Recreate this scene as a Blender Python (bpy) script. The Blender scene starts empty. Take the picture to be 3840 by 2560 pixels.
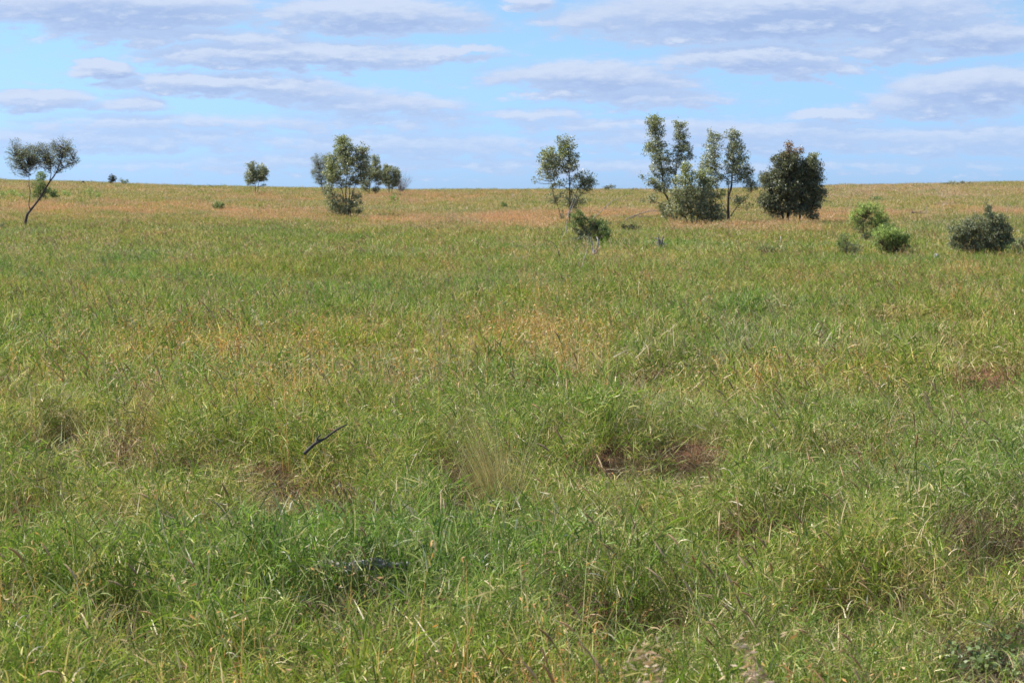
import bpy, math, random
import numpy as np
from mathutils import Vector

SEED = 7
rng = np.random.default_rng(SEED)
random.seed(SEED)
scene = bpy.context.scene
COL = scene.collection

# ------------------------------------------------------------------ survey constants
F = 7165.0        # focal length in photo pixels (photo 3840 wide)
HY = 705.0        # eye level row
EYE = 1.6         # eye height above the grass tops
GH = 0.38         # usual height of the grass above the soil

SKY_X = np.array([-1500, 0, 120, 300, 500, 700, 900, 1150, 1300, 1500, 1850, 2200, 2400, 2700, 2900, 3100, 3300, 3500, 3840, 5300], float)
SKY_Y = np.array([674, 677, 680, 684, 692, 699, 703, 707, 710, 714, 714, 712, 714, 712, 706, 698, 694, 690, 684, 680], float)
CREST = 300.0

def canopy(x, y):
    """height of the grass tops, gentle rise towards a low crest"""
    x = np.asarray(x, float); y = np.asarray(y, float)
    ys = np.maximum(y, 20.0)
    px = 1920 + F * x / ys
    S = np.interp(px, SKY_X, SKY_Y)
    rise = (HY + F * EYE / CREST - S) * CREST / F
    t = np.clip((y - 90) / (CREST - 90), 0, 1)
    z = rise * (t * t * (3 - 2 * t))
    far = np.maximum(y - CREST, 0)
    z = z - np.minimum(2.2e-5 * far ** 2, 9 + 0 * far)
    return z

def row_of(d, px):
    x = (px - 1920) / F * d
    return HY + F * (EYE - float(canopy(x, d))) / d

def depth_of(px, py):
    lo, hi = 3.0, CREST - 4
    for _ in range(50):
        m = 0.5 * (lo + hi)
        if row_of(m, px) > py: lo = m
        else: hi = m
    return 0.5 * (lo + hi)

# ---- lattice noise
_tab = rng.random((256, 256))
def vnoise(x, y):
    xi = np.floor(x).astype(int); yi = np.floor(y).astype(int)
    fx = x - xi; fy = y - yi
    fx = fx * fx * (3 - 2 * fx); fy = fy * fy * (3 - 2 * fy)
    a = _tab[xi & 255, yi & 255]; b = _tab[(xi + 1) & 255, yi & 255]
    c = _tab[xi & 255, (yi + 1) & 255]; d = _tab[(xi + 1) & 255, (yi + 1) & 255]
    return (a * (1 - fx) + b * fx) * (1 - fy) + (c * (1 - fx) + d * fx) * fy
def fbm(x, y, o=4):
    s = 0; amp = .5; t = 0
    for k in range(o):
        s = s + amp * vnoise(x * 2 ** k + 17.3 * k, y * 2 ** k + 5.1 * k); t += amp; amp *= .5
    return s / t

# hollows in the near sward (photo position of the hollow, half sizes): dips between tussocks, shade painted into the brown thatch
HOLLOWS = [(1130, 1775, 230, 75), (1760, 1655, 150, 70), (2420, 1600, 260, 60), (2560, 1680, 120, 40), (3740, 1880, 190, 75),
           (3690, 1340, 160, 28), (2230, 2120, 220, 50), (1500, 2560, 260, 50), (1340, 2108, 230, 34), (350, 2110, 200, 55),
           (90, 1800, 110, 50), (2960, 1840, 150, 40), (3150, 2060, 160, 40), (700, 2330, 150, 40), (2800, 2520, 200, 40)]
def hollow(x, y):
    """0..1, 1 in the middle of a dip"""
    ys = np.maximum(y, 2.0)
    px = 1920 + F * x / ys; py = HY + F * EYE / ys
    r = np.zeros_like(px)
    wob = (fbm(x * 5, y * 3, 2) - .5) * 1.3
    for cx, cy, rx, ry in HOLLOWS:
        q = ((px - cx) / (rx * 1.4)) ** 2 + ((py - cy) / (ry * 1.55)) ** 2
        r = np.maximum(r, np.clip(1.35 - q + wob, 0, 1))
    gap = fbm(x * .55 + 31, y * .8 + 12, 3)
    r = np.maximum(r, np.clip((gap - .61) * 9, 0, .8))
    return np.where((y < 34) & (y > 3), r * np.clip((34 - y) / 8, 0, 1), 0)

def bare(x, y):
    """open red soil in the near right corner, and two small scrapes"""
    w = (fbm(x * 4, y * 3, 2) - .5) * 1.1
    q = ((x - 2.35) / .80) ** 2 + ((y - 6.8) / 1.9) ** 2
    return np.clip(1.3 - q + w, 0, 1)

def soil(x, y):
    x = np.asarray(x, float); y = np.asarray(y, float)
    near = np.clip(1 - y / 90, 0, 1)
    b = (fbm(x * .9, y * .9, 3) - .5) * .30 * near + (fbm(x * .12 + 9, y * .12, 2) - .5) * .25 * np.clip(y / 40, 0, 1)
    return canopy(x, y) - GH + b - .22 * hollow(x, y)

# ------------------------------------------------------------------ mesh helpers
class MB:
    def __init__(s): s.v = []; s.f3 = []; s.f4 = []; s.c = []; s.n = 0
    def add(s, v, f, c):
        """v (n,3); f (m,3|4) local indices; c (n,3)"""
        v = np.asarray(v, float).reshape(-1, 3); f = np.asarray(f, int)
        c = np.asarray(c, float)
        if c.ndim == 1: c = np.tile(c, (len(v), 1))
        s.v.append(v); s.c.append(c)
        (s.f3 if f.shape[1] == 3 else s.f4).append(f + s.n)
        s.n += len(v)
    def mesh(s, name, smooth=True):
        me = bpy.data.meshes.new(name)
        v = np.concatenate(s.v); c = np.concatenate(s.c)
        f3 = np.concatenate(s.f3) if s.f3 else np.zeros((0, 3), int)
        f4 = np.concatenate(s.f4) if s.f4 else np.zeros((0, 4), int)
        me.vertices.add(len(v)); me.vertices.foreach_set('co', v.ravel())
        nl = f3.size + f4.size
        me.loops.add(nl); me.loops.foreach_set('vertex_index', np.concatenate([f3.ravel(), f4.ravel()]).astype(np.int32))
        me.polygons.add(len(f3) + len(f4))
        st = np.concatenate([np.arange(len(f3)) * 3, f3.size + np.arange(len(f4)) * 4]).astype(np.int32)
        me.polygons.foreach_set('loop_start', st)
        me.update(calc_edges=True)
        at = me.color_attributes.new('tone', 'FLOAT_COLOR', 'POINT')
        at.data.foreach_set('color', np.concatenate([c, np.ones((len(c), 1))], 1).ravel())
        if smooth: me.shade_smooth()
        me.validate()
        return me
    def build(s, name, mat, parent=None, smooth=True, link=True):
        me = s.mesh(name, smooth); me.materials.append(mat)
        o = bpy.data.objects.new(name, me)
        if link: COL.objects.link(o)
        if parent: o.parent = parent
        return o

def norm(a): return a / np.maximum(np.linalg.norm(a, axis=-1, keepdims=True), 1e-9)

def tube(mb, pts, rad, col, sides=6, cap=True):
    P = np.asarray(pts, float); R = np.asarray(rad, float); n = len(P)
    T = norm(np.gradient(P, axis=0))
    ref = np.array([0, 1, 0.13]); ref = ref / np.linalg.norm(ref)
    if abs(T[0] @ ref) > .9: ref = np.array([1, 0, 0.])
    A = norm(np.cross(T, ref)); B = np.cross(T, A)
    th = np.arange(sides) * 2 * math.pi / sides
    ring = A[:, None] * np.cos(th)[None, :, None] + B[:, None] * np.sin(th)[None, :, None]
    V = (P[:, None] + ring * R[:, None, None]).reshape(-1, 3)
    i = np.arange(n - 1)[:, None] * sides; j = np.arange(sides)[None]
    k = (j + 1) % sides
    q = np.stack([i + j, i + k, i + sides + k, i + sides + j], -1).reshape(-1, 4)
    mb.add(V, q, col)
    if cap:
        top = np.vstack([V[-sides:], P[-1] + T[-1] * R[-1] * .5]); a = np.arange(sides)
        mb.add(top, np.stack([a, (a + 1) % sides, np.full(sides, sides)], 1), col)

def smooth_line(pts, k=4):
    """Catmull-Rom resampling of a polyline (n,m)"""
    P = np.asarray(pts, float)
    if len(P) < 3: 
        t = np.linspace(0, 1, k + 1)[:, None]; return P[0] * (1 - t) + P[1] * t
    Q = np.vstack([2 * P[0] - P[1], P, 2 * P[-1] - P[-2]]); out = []
    for i in range(1, len(Q) - 2):
        for t in np.arange(k) / k:
            a, b, c, d = Q[i - 1], Q[i], Q[i + 1], Q[i + 2]
            out.append(.5 * ((2 * b) + (-a + c) * t + (2 * a - 5 * b + 4 * c - d) * t * t + (-a + 3 * b - 3 * c + d) * t ** 3))
    out.append(P[-1]); return np.array(out)

def ribbons(mb, base, az, L, th0, kap, w, col, segs=4, twist=1.0, tip=None, flat=.0):
    """curved tapering blades. base(n,3) az,L,th0,kap,w (n), col(n,3)"""
    n = len(L)
    d = np.stack([np.cos(az), np.sin(az), np.zeros(n)], 1)
    side0 = np.stack([-np.sin(az), np.cos(az), np.zeros(n)], 1)
    tw = rng.uniform(-1, 1, n) * twist
    p = np.array(base, float); V = []; C = []
    for s in range(segs + 1):
        t = s / segs; th = th0 + kap * t
        T = d * np.sin(th)[:, None] + np.array([0, 0, 1.]) * np.cos(th)[:, None]
        Nn = np.cross(T, side0)
        sd = side0 * np.cos(tw + t * .8 * np.sign(tw))[:, None] + Nn * np.sin(tw + t * .8 * np.sign(tw))[:, None]
        wd = w * (1.0 if s == 0 else (1 - t ** 1.8) + .06) * .5
        cc = col * (1 + .15 * (t - .5)) if tip is None else col * (1 - t ** 3) + tip * t ** 3
        V += [p - sd * wd[:, None], p + sd * wd[:, None]]; C += [cc, cc]
        p = p + T * (L / segs)[:, None]
    V = np.stack(V, 1); C = np.stack(C, 1); m = 2 * (segs + 1)
    q = []
    for s in range(segs): a = 2 * s; q.append([a, a + 1, a + 3, a + 2])
    q = (np.array(q)[None] + (np.arange(n) * m)[:, None, None]).reshape(-1, 4)
    mb.add(V.reshape(-1, 3), q, C.reshape(-1, 3))

def leaves(mb, P, size, aspect, axis, col, fold=.25):
    """rhombic leaves at P(n,3) with long axis(n,3)"""
    n = len(P); axis = norm(axis)
    r = norm(rng.normal(size=(n, 3))); s = norm(np.cross(axis, r)); nn = np.cross(axis, s)
    L = size * rng.uniform(.65, 1.25, n)[:, None]; W = L * aspect * .5
    a = P - axis * L * .5; b = P + axis * L * .5
    c = P + s * W - axis * L * .08 + nn * W * fold; d = P - s * W - axis * L * .08 + nn * W * fold
    V = np.stack([a, c, b, d], 1).reshape(-1, 3)
    q = np.arange(n * 4).reshape(-1, 4)
    f = np.concatenate([q[:, [0, 1, 2]], q[:, [0, 2, 3]]])
    mb.add(V, f, np.repeat(col, 4, 0))

# ------------------------------------------------------------------ materials
def plant_mat(name, rough=.5, spec=.35, transl=.3, tint=False, wobble=.25, vein=False):
    m = bpy.data.materials.new(name); m.use_nodes = True; nt = m.node_tree; N = nt.nodes; K = nt.links
    N.clear(); out = N.new('ShaderNodeOutputMaterial')
    at = N.new('ShaderNodeAttribute'); at.attribute_name = 'tone'
    geo = N.new('ShaderNodeNewGeometry')
    no = N.new('ShaderNodeTexNoise'); no.inputs['Scale'].default_value = 9; no.inputs['Detail'].default_value = 3
    K.new(geo.outputs['Position'], no.inputs['Vector'])
    mr = N.new('ShaderNodeMapRange'); mr.inputs[1].default_value = .3; mr.inputs[2].default_value = .7
    mr.inputs[3].default_value = 1 - wobble; mr.inputs[4].default_value = 1 + wobble
    K.new(no.outputs['Fac'], mr.inputs[0])
    mul = N.new('ShaderNodeVectorMath'); mul.operation = 'SCALE'
    K.new(at.outputs['Color'], mul.inputs[0]); K.new(mr.outputs[0], mul.inputs['Scale'])
    col = mul.outputs[0]
    if tint:
        ti = N.new('ShaderNodeAttribute'); ti.attribute_type = 'INSTANCER'; ti.attribute_name = 'tint'
        m2 = N.new('ShaderNodeVectorMath'); m2.operation = 'MULTIPLY'
        K.new(col, m2.inputs[0]); K.new(ti.outputs['Vector'], m2.inputs[1]); col = m2.outputs[0]
    pb = N.new('ShaderNodeBsdfPrincipled'); pb.inputs['Roughness'].default_value = rough
    pb.inputs['Specular IOR Level'].default_value = spec
    K.new(col, pb.inputs['Base Color'])
    if transl > 0:
        tr = N.new('ShaderNodeBsdfTranslucent')
        tc = N.new('ShaderNodeVectorMath'); tc.operation = 'MULTIPLY'; tc.inputs[1].default_value = (1.15, 1.25, .7)
        K.new(col, tc.inputs[0]); K.new(tc.outputs[0], tr.inputs['Color'])
        mx = N.new('ShaderNodeMixShader'); mx.inputs[0].default_value = transl
        K.new(pb.outputs[0], mx.inputs[1]); K.new(tr.outputs[0], mx.inputs[2]); K.new(mx.outputs[0], out.inputs[0])
    else: K.new(pb.outputs[0], out.inputs[0])
    return m

def bark_mat(name, scale=14, bump=.4):
    m = bpy.data.materials.new(name); m.use_nodes = True; nt = m.node_tree; N = nt.nodes; K = nt.links
    pb = N['Principled BSDF']; pb.inputs['Roughness'].default_value = .85; pb.inputs['Specular IOR Level'].default_value = .2
    at = N.new('ShaderNodeAttribute'); at.attribute_name = 'tone'
    tc = N.new('ShaderNodeTexCoord'); mp = N.new('ShaderNodeMapping'); mp.inputs['Scale'].default_value = (1, 1, .25)
    K.new(tc.outputs['Object'], mp.inputs[0])
    no = N.new('ShaderNodeTexNoise'); no.inputs['Scale'].default_value = scale; no.inputs['Detail'].default_value = 6
    K.new(mp.outputs[0], no.inputs['Vector'])
    mr = N.new('ShaderNodeMapRange'); mr.inputs[1].default_value = .3; mr.inputs[2].default_value = .7
    mr.inputs[3].default_value = .55; mr.inputs[4].default_value = 1.35
    K.new(no.outputs['Fac'], mr.inputs[0])
    mul = N.new('ShaderNodeVectorMath'); mul.operation = 'SCALE'
    K.new(at.outputs['Color'], mul.inputs[0]); K.new(mr.outputs[0], mul.inputs['Scale']); K.new(mul.outputs[0], pb.inputs['Base Color'])
    bp = N.new('ShaderNodeBump'); bp.inputs['Strength'].default_value = bump; bp.inputs['Distance'].default_value = .02
    K.new(no.outputs['Fac'], bp.inputs['Height']); K.new(bp.outputs[0], pb.inputs['Normal'])
    return m

M_GRASS = plant_mat('grass_blades', .55, .22, .32, tint=True, wobble=.12)
M_TUFT = plant_mat('tuft_blades', .5, .35, .3)
M_LEAF = plant_mat('gum_leaves', .42, .5, .25)
M_FINE = plant_mat('fine_leaves', .55, .3, .3)
M_BARK = bark_mat('bark')
M_DEAD = bark_mat('dead_wood', 22, .6)

def soil_mat():
    m = bpy.data.materials.new('red_soil'); m.use_nodes = True; nt = m.node_tree; N = nt.nodes; K = nt.links
    pb = N['Principled BSDF']; pb.inputs['Roughness'].default_value = .95; pb.inputs['Specular IOR Level'].default_value = .1
    geo = N.new('ShaderNodeNewGeometry')
    n1 = N.new('ShaderNodeTexNoise'); n1.inputs['Scale'].default_value = 6; n1.inputs['Detail'].default_value = 8
    n2 = N.new('ShaderNodeTexNoise'); n2.inputs['Scale'].default_value = .35; n2.inputs['Detail'].default_value = 5
    K.new(geo.outputs['Position'], n1.inputs['Vector']); K.new(geo.outputs['Position'], n2.inputs['Vector'])
    cr = N.new('ShaderNodeValToRGB'); e = cr.color_ramp.elements
    e[0].position = .35; e[0].color = (.07, .035, .02, 1); e[1].position = .68; e[1].color = (.21, .10, .055, 1)
    K.new(n1.outputs['Fac'], cr.inputs[0])
    c2 = N.new('ShaderNodeValToRGB'); e = c2.color_ramp.elements
    e[0].position = .4; e[0].color = (.12, .12, .05, 1); e[1].position = .62; e[1].color = (.19, .14, .07, 1)
    K.new(n2.outputs['Fac'], c2.inputs[0])
    sp = N.new('ShaderNodeSeparateXYZ'); K.new(geo.outputs['Position'], sp.inputs[0])
    mr = N.new('ShaderNodeMapRange'); mr.inputs[1].default_value = 25; mr.inputs[2].default_value = 80
    K.new(sp.outputs['Y'], mr.inputs[0])
    mx = N.new('ShaderNodeMix'); mx.data_type = 'RGBA'
    K.new(mr.outputs[0], mx.inputs[0]); K.new(cr.outputs[0], mx.inputs[6]); K.new(c2.outputs[0], mx.inputs[7])
    K.new(mx.outputs[2], pb.inputs['Base Color'])
    bp = N.new('ShaderNodeBump'); bp.inputs['Strength'].default_value = .8; bp.inputs['Distance'].default_value = .04
    K.new(n1.outputs['Fac'], bp.inputs['Height']); K.new(bp.outputs[0], pb.inputs['Normal'])
    return m
M_SOIL = soil_mat()

# ------------------------------------------------------------------ ground sheet
def ground():
    t = np.linspace(-1, 1, 261); xs = np.sinh(t * 6.6) / math.sinh(6.6) * 3200
    a = np.concatenate([np.linspace(-400, -5, 12), np.linspace(0, 40, 260), 40 + 320 * np.linspace(0, 1, 200)[1:] ** 1.3, np.linspace(400, 3200, 40)])
    X, Y = np.meshgrid(xs, a); Z = soil(X, Y)
    V = np.stack([X, Y, Z], -1).reshape(-1, 3); nx = len(xs); ny = len(a)
    i = np.arange(ny - 1)[:, None] * nx + np.arange(nx - 1)[None]
    f = np.stack([i, i + 1, i + nx + 1, i + nx], -1).reshape(-1, 4)
    mb = MB(); mb.add(V, f, np.array([1, 1, 1.])); o = mb.build('ground', M_SOIL); o['kind'] = 'structure'
    return o
ground()

# ------------------------------------------------------------------ grass
GREENS = np.array([[.145, .232, .036], [.190, .275, .046], [.110, .182, .032], [.235, .29, .058], [.165, .21, .065]])
YELS = np.array([[.36, .35, .12], [.30, .33, .10], [.42, .37, .17]])
STRAWS = np.array([[.54, .45, .27], [.45, .35, .20], [.64, .57, .41], [.34, .24, .14]])
RUSTS = np.array([[.42, .265, .135], [.46, .31, .16], [.33, .21, .12], [.48, .36, .21]])
ORANGE = np.array([[.50, .25, .09], [.54, .30, .12], [.42, .24, .11], [.52, .36, .20]])
SHADED_THATCH = np.array([[.12, .078, .055], [.15, .105, .072], [.08, .055, .042], [.24, .19, .12]])  # dead brown blades, tone darkened to paint shade in the dips
HEADS = np.array([[.50, .33, .19], [.40, .26, .14], [.56, .42, .26]])

VAR = [.25]
def pick(tabs, probs, n):
    k = rng.choice(len(tabs), n, p=probs); out = np.zeros((n, 3))
    for i, t in enumerate(tabs):
        m = k == i; out[m] = t[rng.integers(len(t), size=m.sum())]
    return out * rng.uniform(1 - VAR[0], 1 + VAR[0], (n, 1))

def disc(n, r):
    a = rng.uniform(0, 2 * math.pi, n); q = r * np.sqrt(rng.random(n))
    return np.stack([q * np.cos(a), q * np.sin(a), np.full(n, -.03)], 1)

def blades(mb, n, rad, L, w, mix, th=(.05, .9), kap=(.2, 1.6), segs=4, wind=.0):
    base = disc(n, rad)
    az = rng.uniform(0, 2 * math.pi, n)
    if wind: az = np.where(rng.random(n) < wind, math.pi + rng.normal(0, .6, n), az)
    ribbons(mb, base, az, rng.uniform(*L, n), rng.uniform(*th, n) ** 1.0, rng.uniform(*kap, n), rng.uniform(*w, n) , pick(*mix, n), segs)

def leafy(mb, n, rad, hmax, L, w, mix, segs=3, th=(.08, 1.4)):
    """short leaves leaving the culms at every height"""
    base = disc(n, rad); base[:, 2] = hmax * rng.random(n) ** .8
    ribbons(mb, base, rng.uniform(0, 2 * math.pi, n), rng.uniform(*L, n), rng.uniform(*th, n), rng.uniform(-.3, 1.5, n), rng.uniform(*w, n), pick(*mix, n), segs, 1.4)

def spikes(mb, n, rad, L, bristle=50, hw=.011, hl=(.06, .12), lean=(.15, .5)):
    """stalks leaning with the wind, each ending in a bristly curved seed spike"""
    for i in range(n):
        b = disc(1, rad)[0]; az = math.pi + rng.normal(0, .45); l = rng.uniform(*L); th = rng.uniform(*lean); k = rng.uniform(.1, .45)
        d = np.array([math.cos(az), math.sin(az), 0]); P = [b]
        for s in range(6):
            a = th + k * s / 6; P.append(P[-1] + (d * math.sin(a) + np.array([0, 0, 1]) * math.cos(a)) * l / 6)
        P = np.array(P); c = pick([GREENS, STRAWS], [.5, .5], 1)[0] * .8
        ws = .0014 if bristle > 20 else hw * .28
        tube(mb, P, np.full(7, ws), c, 3, False)
        h = rng.uniform(*hl); Q = [P[-1]]; a0 = a; kk = rng.uniform(.0, .65)
        for s in range(5):
            a = a0 + kk * (s + 1) / 5; Q.append(Q[-1] + (d * math.sin(a) + np.array([0, 0, 1]) * math.cos(a)) * h / 5)
        Q = np.array(Q); hc = HEADS[rng.integers(len(HEADS))] * rng.uniform(.75, 1.2)
        tube(mb, Q, hw * .5 * np.array([.5, 1, 1.1, .95, .7, .25]) * rng.uniform(.8, 1.2), hc, 5)
        if bristle:
            t = rng.random(bristle) * 4.9; ii = t.astype(int); fr = (t - ii)[:, None]
            bp = Q[ii] * (1 - fr) + Q[ii + 1] * fr; T = norm(Q[np.minimum(ii + 1, 5)] - Q[ii])
            dirs = norm(norm(rng.normal(size=(bristle, 3))) + T * .9); ln = hw * rng.uniform(.7, 1.5, bristle)[:, None]
            sd = norm(np.cross(dirs, T + .01)) * .0006
            V = np.stack([bp - sd, bp + sd, bp + dirs * ln], 1).reshape(-1, 3)
            mb.add(V, np.arange(bristle * 3).reshape(-1, 3), np.repeat(np.tile(hc * 1.25, (bristle, 1)), 3, 0))

def rust_stems(mb, n, rad, L, w, bits=6, mix=None):
    """thin upright orange stems with hanging husks"""
    base = disc(n, rad); az = np.where(rng.random(n) < .5, math.pi + rng.normal(0, .7, n), rng.uniform(0, 6.28, n)); l = rng.uniform(*L, n)
    mix = mix or ([RUSTS, STRAWS], [.75, .25])
    th = rng.uniform(.0, .35, n); kp = rng.uniform(.0, .5, n); c = pick(*mix, n)
    ribbons(mb, base, az, l, th, kp, np.full(n, w), c, 4)
    if bits:
        t = rng.uniform(.55, 1.02, n * bits); k = np.repeat(np.arange(n), bits)
        ang = th[k] + kp[k] * t * .5
        d = np.stack([np.cos(az[k]) * np.sin(ang), np.sin(az[k]) * np.sin(ang), np.cos(ang)], 1)
        P = base[k] + d * (l[k] * t)[:, None] + rng.normal(0, .012, (n * bits, 3))
        leaves(mb, P, w * 6.5, .25, rng.normal(size=(n * bits, 3)) + np.array([-.5, 0, -.6]), pick(*mix, n * bits))

PROTO = {}
def proto(kind, lod, fn, nvar):
    PROTO[(kind, lod)] = []
    for i in range(nvar):
        mb = MB(); fn(mb); o = mb.build('grass_tuft_model', M_GRASS, smooth=False, link=False); PROTO[(kind, lod)].append(o)

G = ([GREENS, YELS, STRAWS], [.78, .12, .10]); Yx = ([GREENS, YELS, STRAWS], [.42, .30, .28]); Sx = ([STRAWS, SHADED_THATCH, YELS], [.55, .25, .20])
Tx = ([SHADED_THATCH, STRAWS], [.8, .2])
# lod0
W0 = (.003, .0068)
proto('green', 0, lambda m: (leafy(m, 135, .14, .30, (.05, .135), W0, G), blades(m, 20, .12, (.18, .38), (.0025, .0055), G, (.02, .6), (.1, 1.0)), blades(m, 12, .12, (.10, .3), (.002, .004), Sx, (.2, 1.3), (.2, 1.8))), 7)
proto('mixed', 0, lambda m: (leafy(m, 115, .14, .27, (.05, .13), (.0025, .006), Yx), blades(m, 14, .12, (.16, .40), (.002, .005), Yx, (.05, .8)), blades(m, 16, .13, (.10, .32), (.0015, .0035), Sx, (.2, 1.4))), 6)
proto('straw', 0, lambda m: (leafy(m, 80, .14, .24, (.06, .18), (.002, .005), Sx), blades(m, 20, .13, (.10, .42), (.0015, .004), Sx, (.1, 1.2)), leafy(m, 22, .12, .24, (.08, .16), W0, G)), 4)
proto('thatch', 0, lambda m: (blades(m, 110, .16, (.08, .26), (.0015, .0035), Tx, (.2, 1.6), (.1, 2.0), 3)), 3)
proto('rust', 0, lambda m: rust_stems(m, 10, .14, (.38, .72), .0036, 5, ([ORANGE, STRAWS], [.7, .3])), 4)
proto('spike', 0, lambda m: spikes(m, 3, .12, (.34, .60), 80, .0080, (.055, .10)), 8)
# lod1
proto('green', 1, lambda m: (leafy(m, 85, .18, .31, (.08, .19), (.006, .011), G, 2), blades(m, 12, .17, (.2, .42), (.004, .007), G, segs=3), blades(m, 9, .17, (.12, .34), (.003, .006), Sx, (.2, 1.3), segs=3)), 6)
proto('mixed', 1, lambda m: (leafy(m, 80, .18, .29, (.08, .18), (.005, .010), Yx, 2), blades(m, 14, .18, (.16, .44), (.004, .007), Yx, (.05, 1.0), segs=3)), 6)
proto('straw', 1, lambda m: (leafy(m, 70, .18, .27, (.08, .18), (.003, .008), Sx, 2), blades(m, 20, .18, (.14, .42), (.003, .006), Sx, (.1, 1.2), segs=3)), 4)
proto('thatch', 1, lambda m: blades(m, 80, .20, (.10, .28), (.003, .006), Tx, (.2, 1.6), segs=2), 3)
proto('rust', 1, lambda m: rust_stems(m, 12, .2, (.38, .68), .0055, 4, ([ORANGE, STRAWS], [.7, .3])), 4)
proto('spike', 1, lambda m: spikes(m, 4, .2, (.32, .52), 14, .0095, (.06, .10)), 6)
# lod2
VAR[0] = .16
proto('green', 2, lambda m: (leafy(m, 75, .34, .32, (.08, .19), (.009, .016), G, 2), blades(m, 22, .34, (.2, .46), (.006, .012), G, segs=2)), 6)
proto('mixed', 2, lambda m: (leafy(m, 72, .34, .30, (.08, .19), (.008, .015), Yx, 2), blades(m, 22, .34, (.2, .44), (.006, .011), Yx, segs=2)), 6)
proto('straw', 2, lambda m: (leafy(m, 66, .34, .28, (.08, .19), (.007, .013), Sx, 2), blades(m, 26, .34, (.2, .44), (.006, .010), Sx, segs=2)), 5)
proto('thatch', 2, lambda m: blades(m, 60, .38, (.12, .28), (.010, .020), Tx, segs=2), 2)
proto('rust', 2, lambda m: rust_stems(m, 30, .38, (.30, .56), .011, 2), 5)
proto('spike', 2, lambda m: spikes(m, 6, .38, (.34, .50), 0, .013, (.07, .11)), 4)
# lod3
VAR[0] = .10
proto('green', 3, lambda m: (leafy(m, 80, .6, .34, (.12, .24), (.018, .034), G, 1), blades(m, 24, .6, (.2, .48), (.015, .028), G, segs=2)), 5)
proto('mixed', 3, lambda m: (leafy(m, 80, .6, .32, (.12, .24), (.016, .030), Yx, 1), blades(m, 24, .6, (.2, .46), (.014, .026), Yx, segs=2)), 5)
proto('straw', 3, lambda m: (leafy(m, 76, .6, .30, (.12, .24), (.014, .026), Sx, 1), blades(m, 28, .6, (.2, .46), (.012, .024), Sx, segs=2)), 5)
proto('thatch', 3, lambda m: blades(m, 60, .75, (.12, .3), (.025, .05), Tx, segs=2), 2)
proto('rust', 3, lambda m: rust_stems(m, 80, .6, (.26, .50), .014, 1), 5)
proto('spike', 3, lambda m: rust_stems(m, 50, .6, (.26, .44), .012, 1, ([HEADS, STRAWS], [.6, .4])), 2)
VAR[0] = .25
KINDS = ['green', 'mixed', 'straw', 'thatch', 'rust', 'spike']

# patches in the sward: (px, py, rx, ry, kind, strength)
PATCH = [
    (1150, 1330, 520, 170, 'rust', 0.23), (2000, 1230, 260, 130, 'rust', 0.26), (560, 1280, 420, 170, 'rust', 0.17), (3600, 1030, 90, 60, 'rust', 0.23),
    (2350, 1250, 350, 90, 'rust', 0.08), (3300, 1080, 500, 60, 'spike', 0.10), (1800, 1040, 300, 40, 'straw', .5), (3050, 1240, 500, 140, 'straw', .25),
    (560, 770, 520, 26, 'rust', 0.55), (1200, 745, 520, 26, 'rust', 0.55), (1050, 800, 330, 26, 'rust', 0.37), (1700, 830, 420, 30, 'rust', 0.41),
    (1990, 820, 260, 30, 'rust', 0.44), (2330, 800, 160, 28, 'rust', 0.44), (2760, 850, 330, 24, 'rust', 0.52), (3150, 800, 250, 30, 'rust', 0.34),
    (1620, 728, 260, 10, 'rust', 0.44), (2000, 722, 300, 7, 'rust', 0.37), (2450, 716, 250, 6, 'rust', 0.23), (3560, 765, 60, 14, 'rust', 0.52), (3750, 790, 160, 18, 'rust', 0.30),
    (150, 770, 300, 20, 'rust', 0.37), (3400, 760, 500, 16, 'mixed', .4),
    (3500, 710, 600, 30, 'straw', .65), (3400, 735, 500, 14, 'straw', .4), (250, 700, 400, 16, 'straw', .6), (700, 712, 400, 8, 'straw', .5), (3480, 870, 220, 60, 'straw', .45),
    (1400, 895, 500, 22, 'green', .5), (2600, 960, 500, 30, 'mixed', .4), (1100, 1220, 300, 80, 'green', .3), (300, 1170, 350, 60, 'green', .3),
    (1850, 1700, 180, 60, 'thatch', .2), (200, 1600, 260, 160, 'straw', .35), (620, 1500, 260, 90, 'straw', .3), (1080, 1900, 300, 60, 'straw', .3),
    (1500, 2330, 400, 120, 'green', .3), (2800, 2250, 500, 120, 'green', .4), (2000, 2000, 500, 100, 'green', .4), (1100, 2150, 900, 220, 'spike', 0.08), (2400, 2150, 900, 220, 'spike', 0.08),
    (900, 1150, 900, 110, 'spike', 0.07), (3300, 1500, 600, 120, 'spike', 0.06), (2200, 870, 300, 25, 'mixed', .3), (2365, 850, 35, 10, 'thatch', .8),
]
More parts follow.
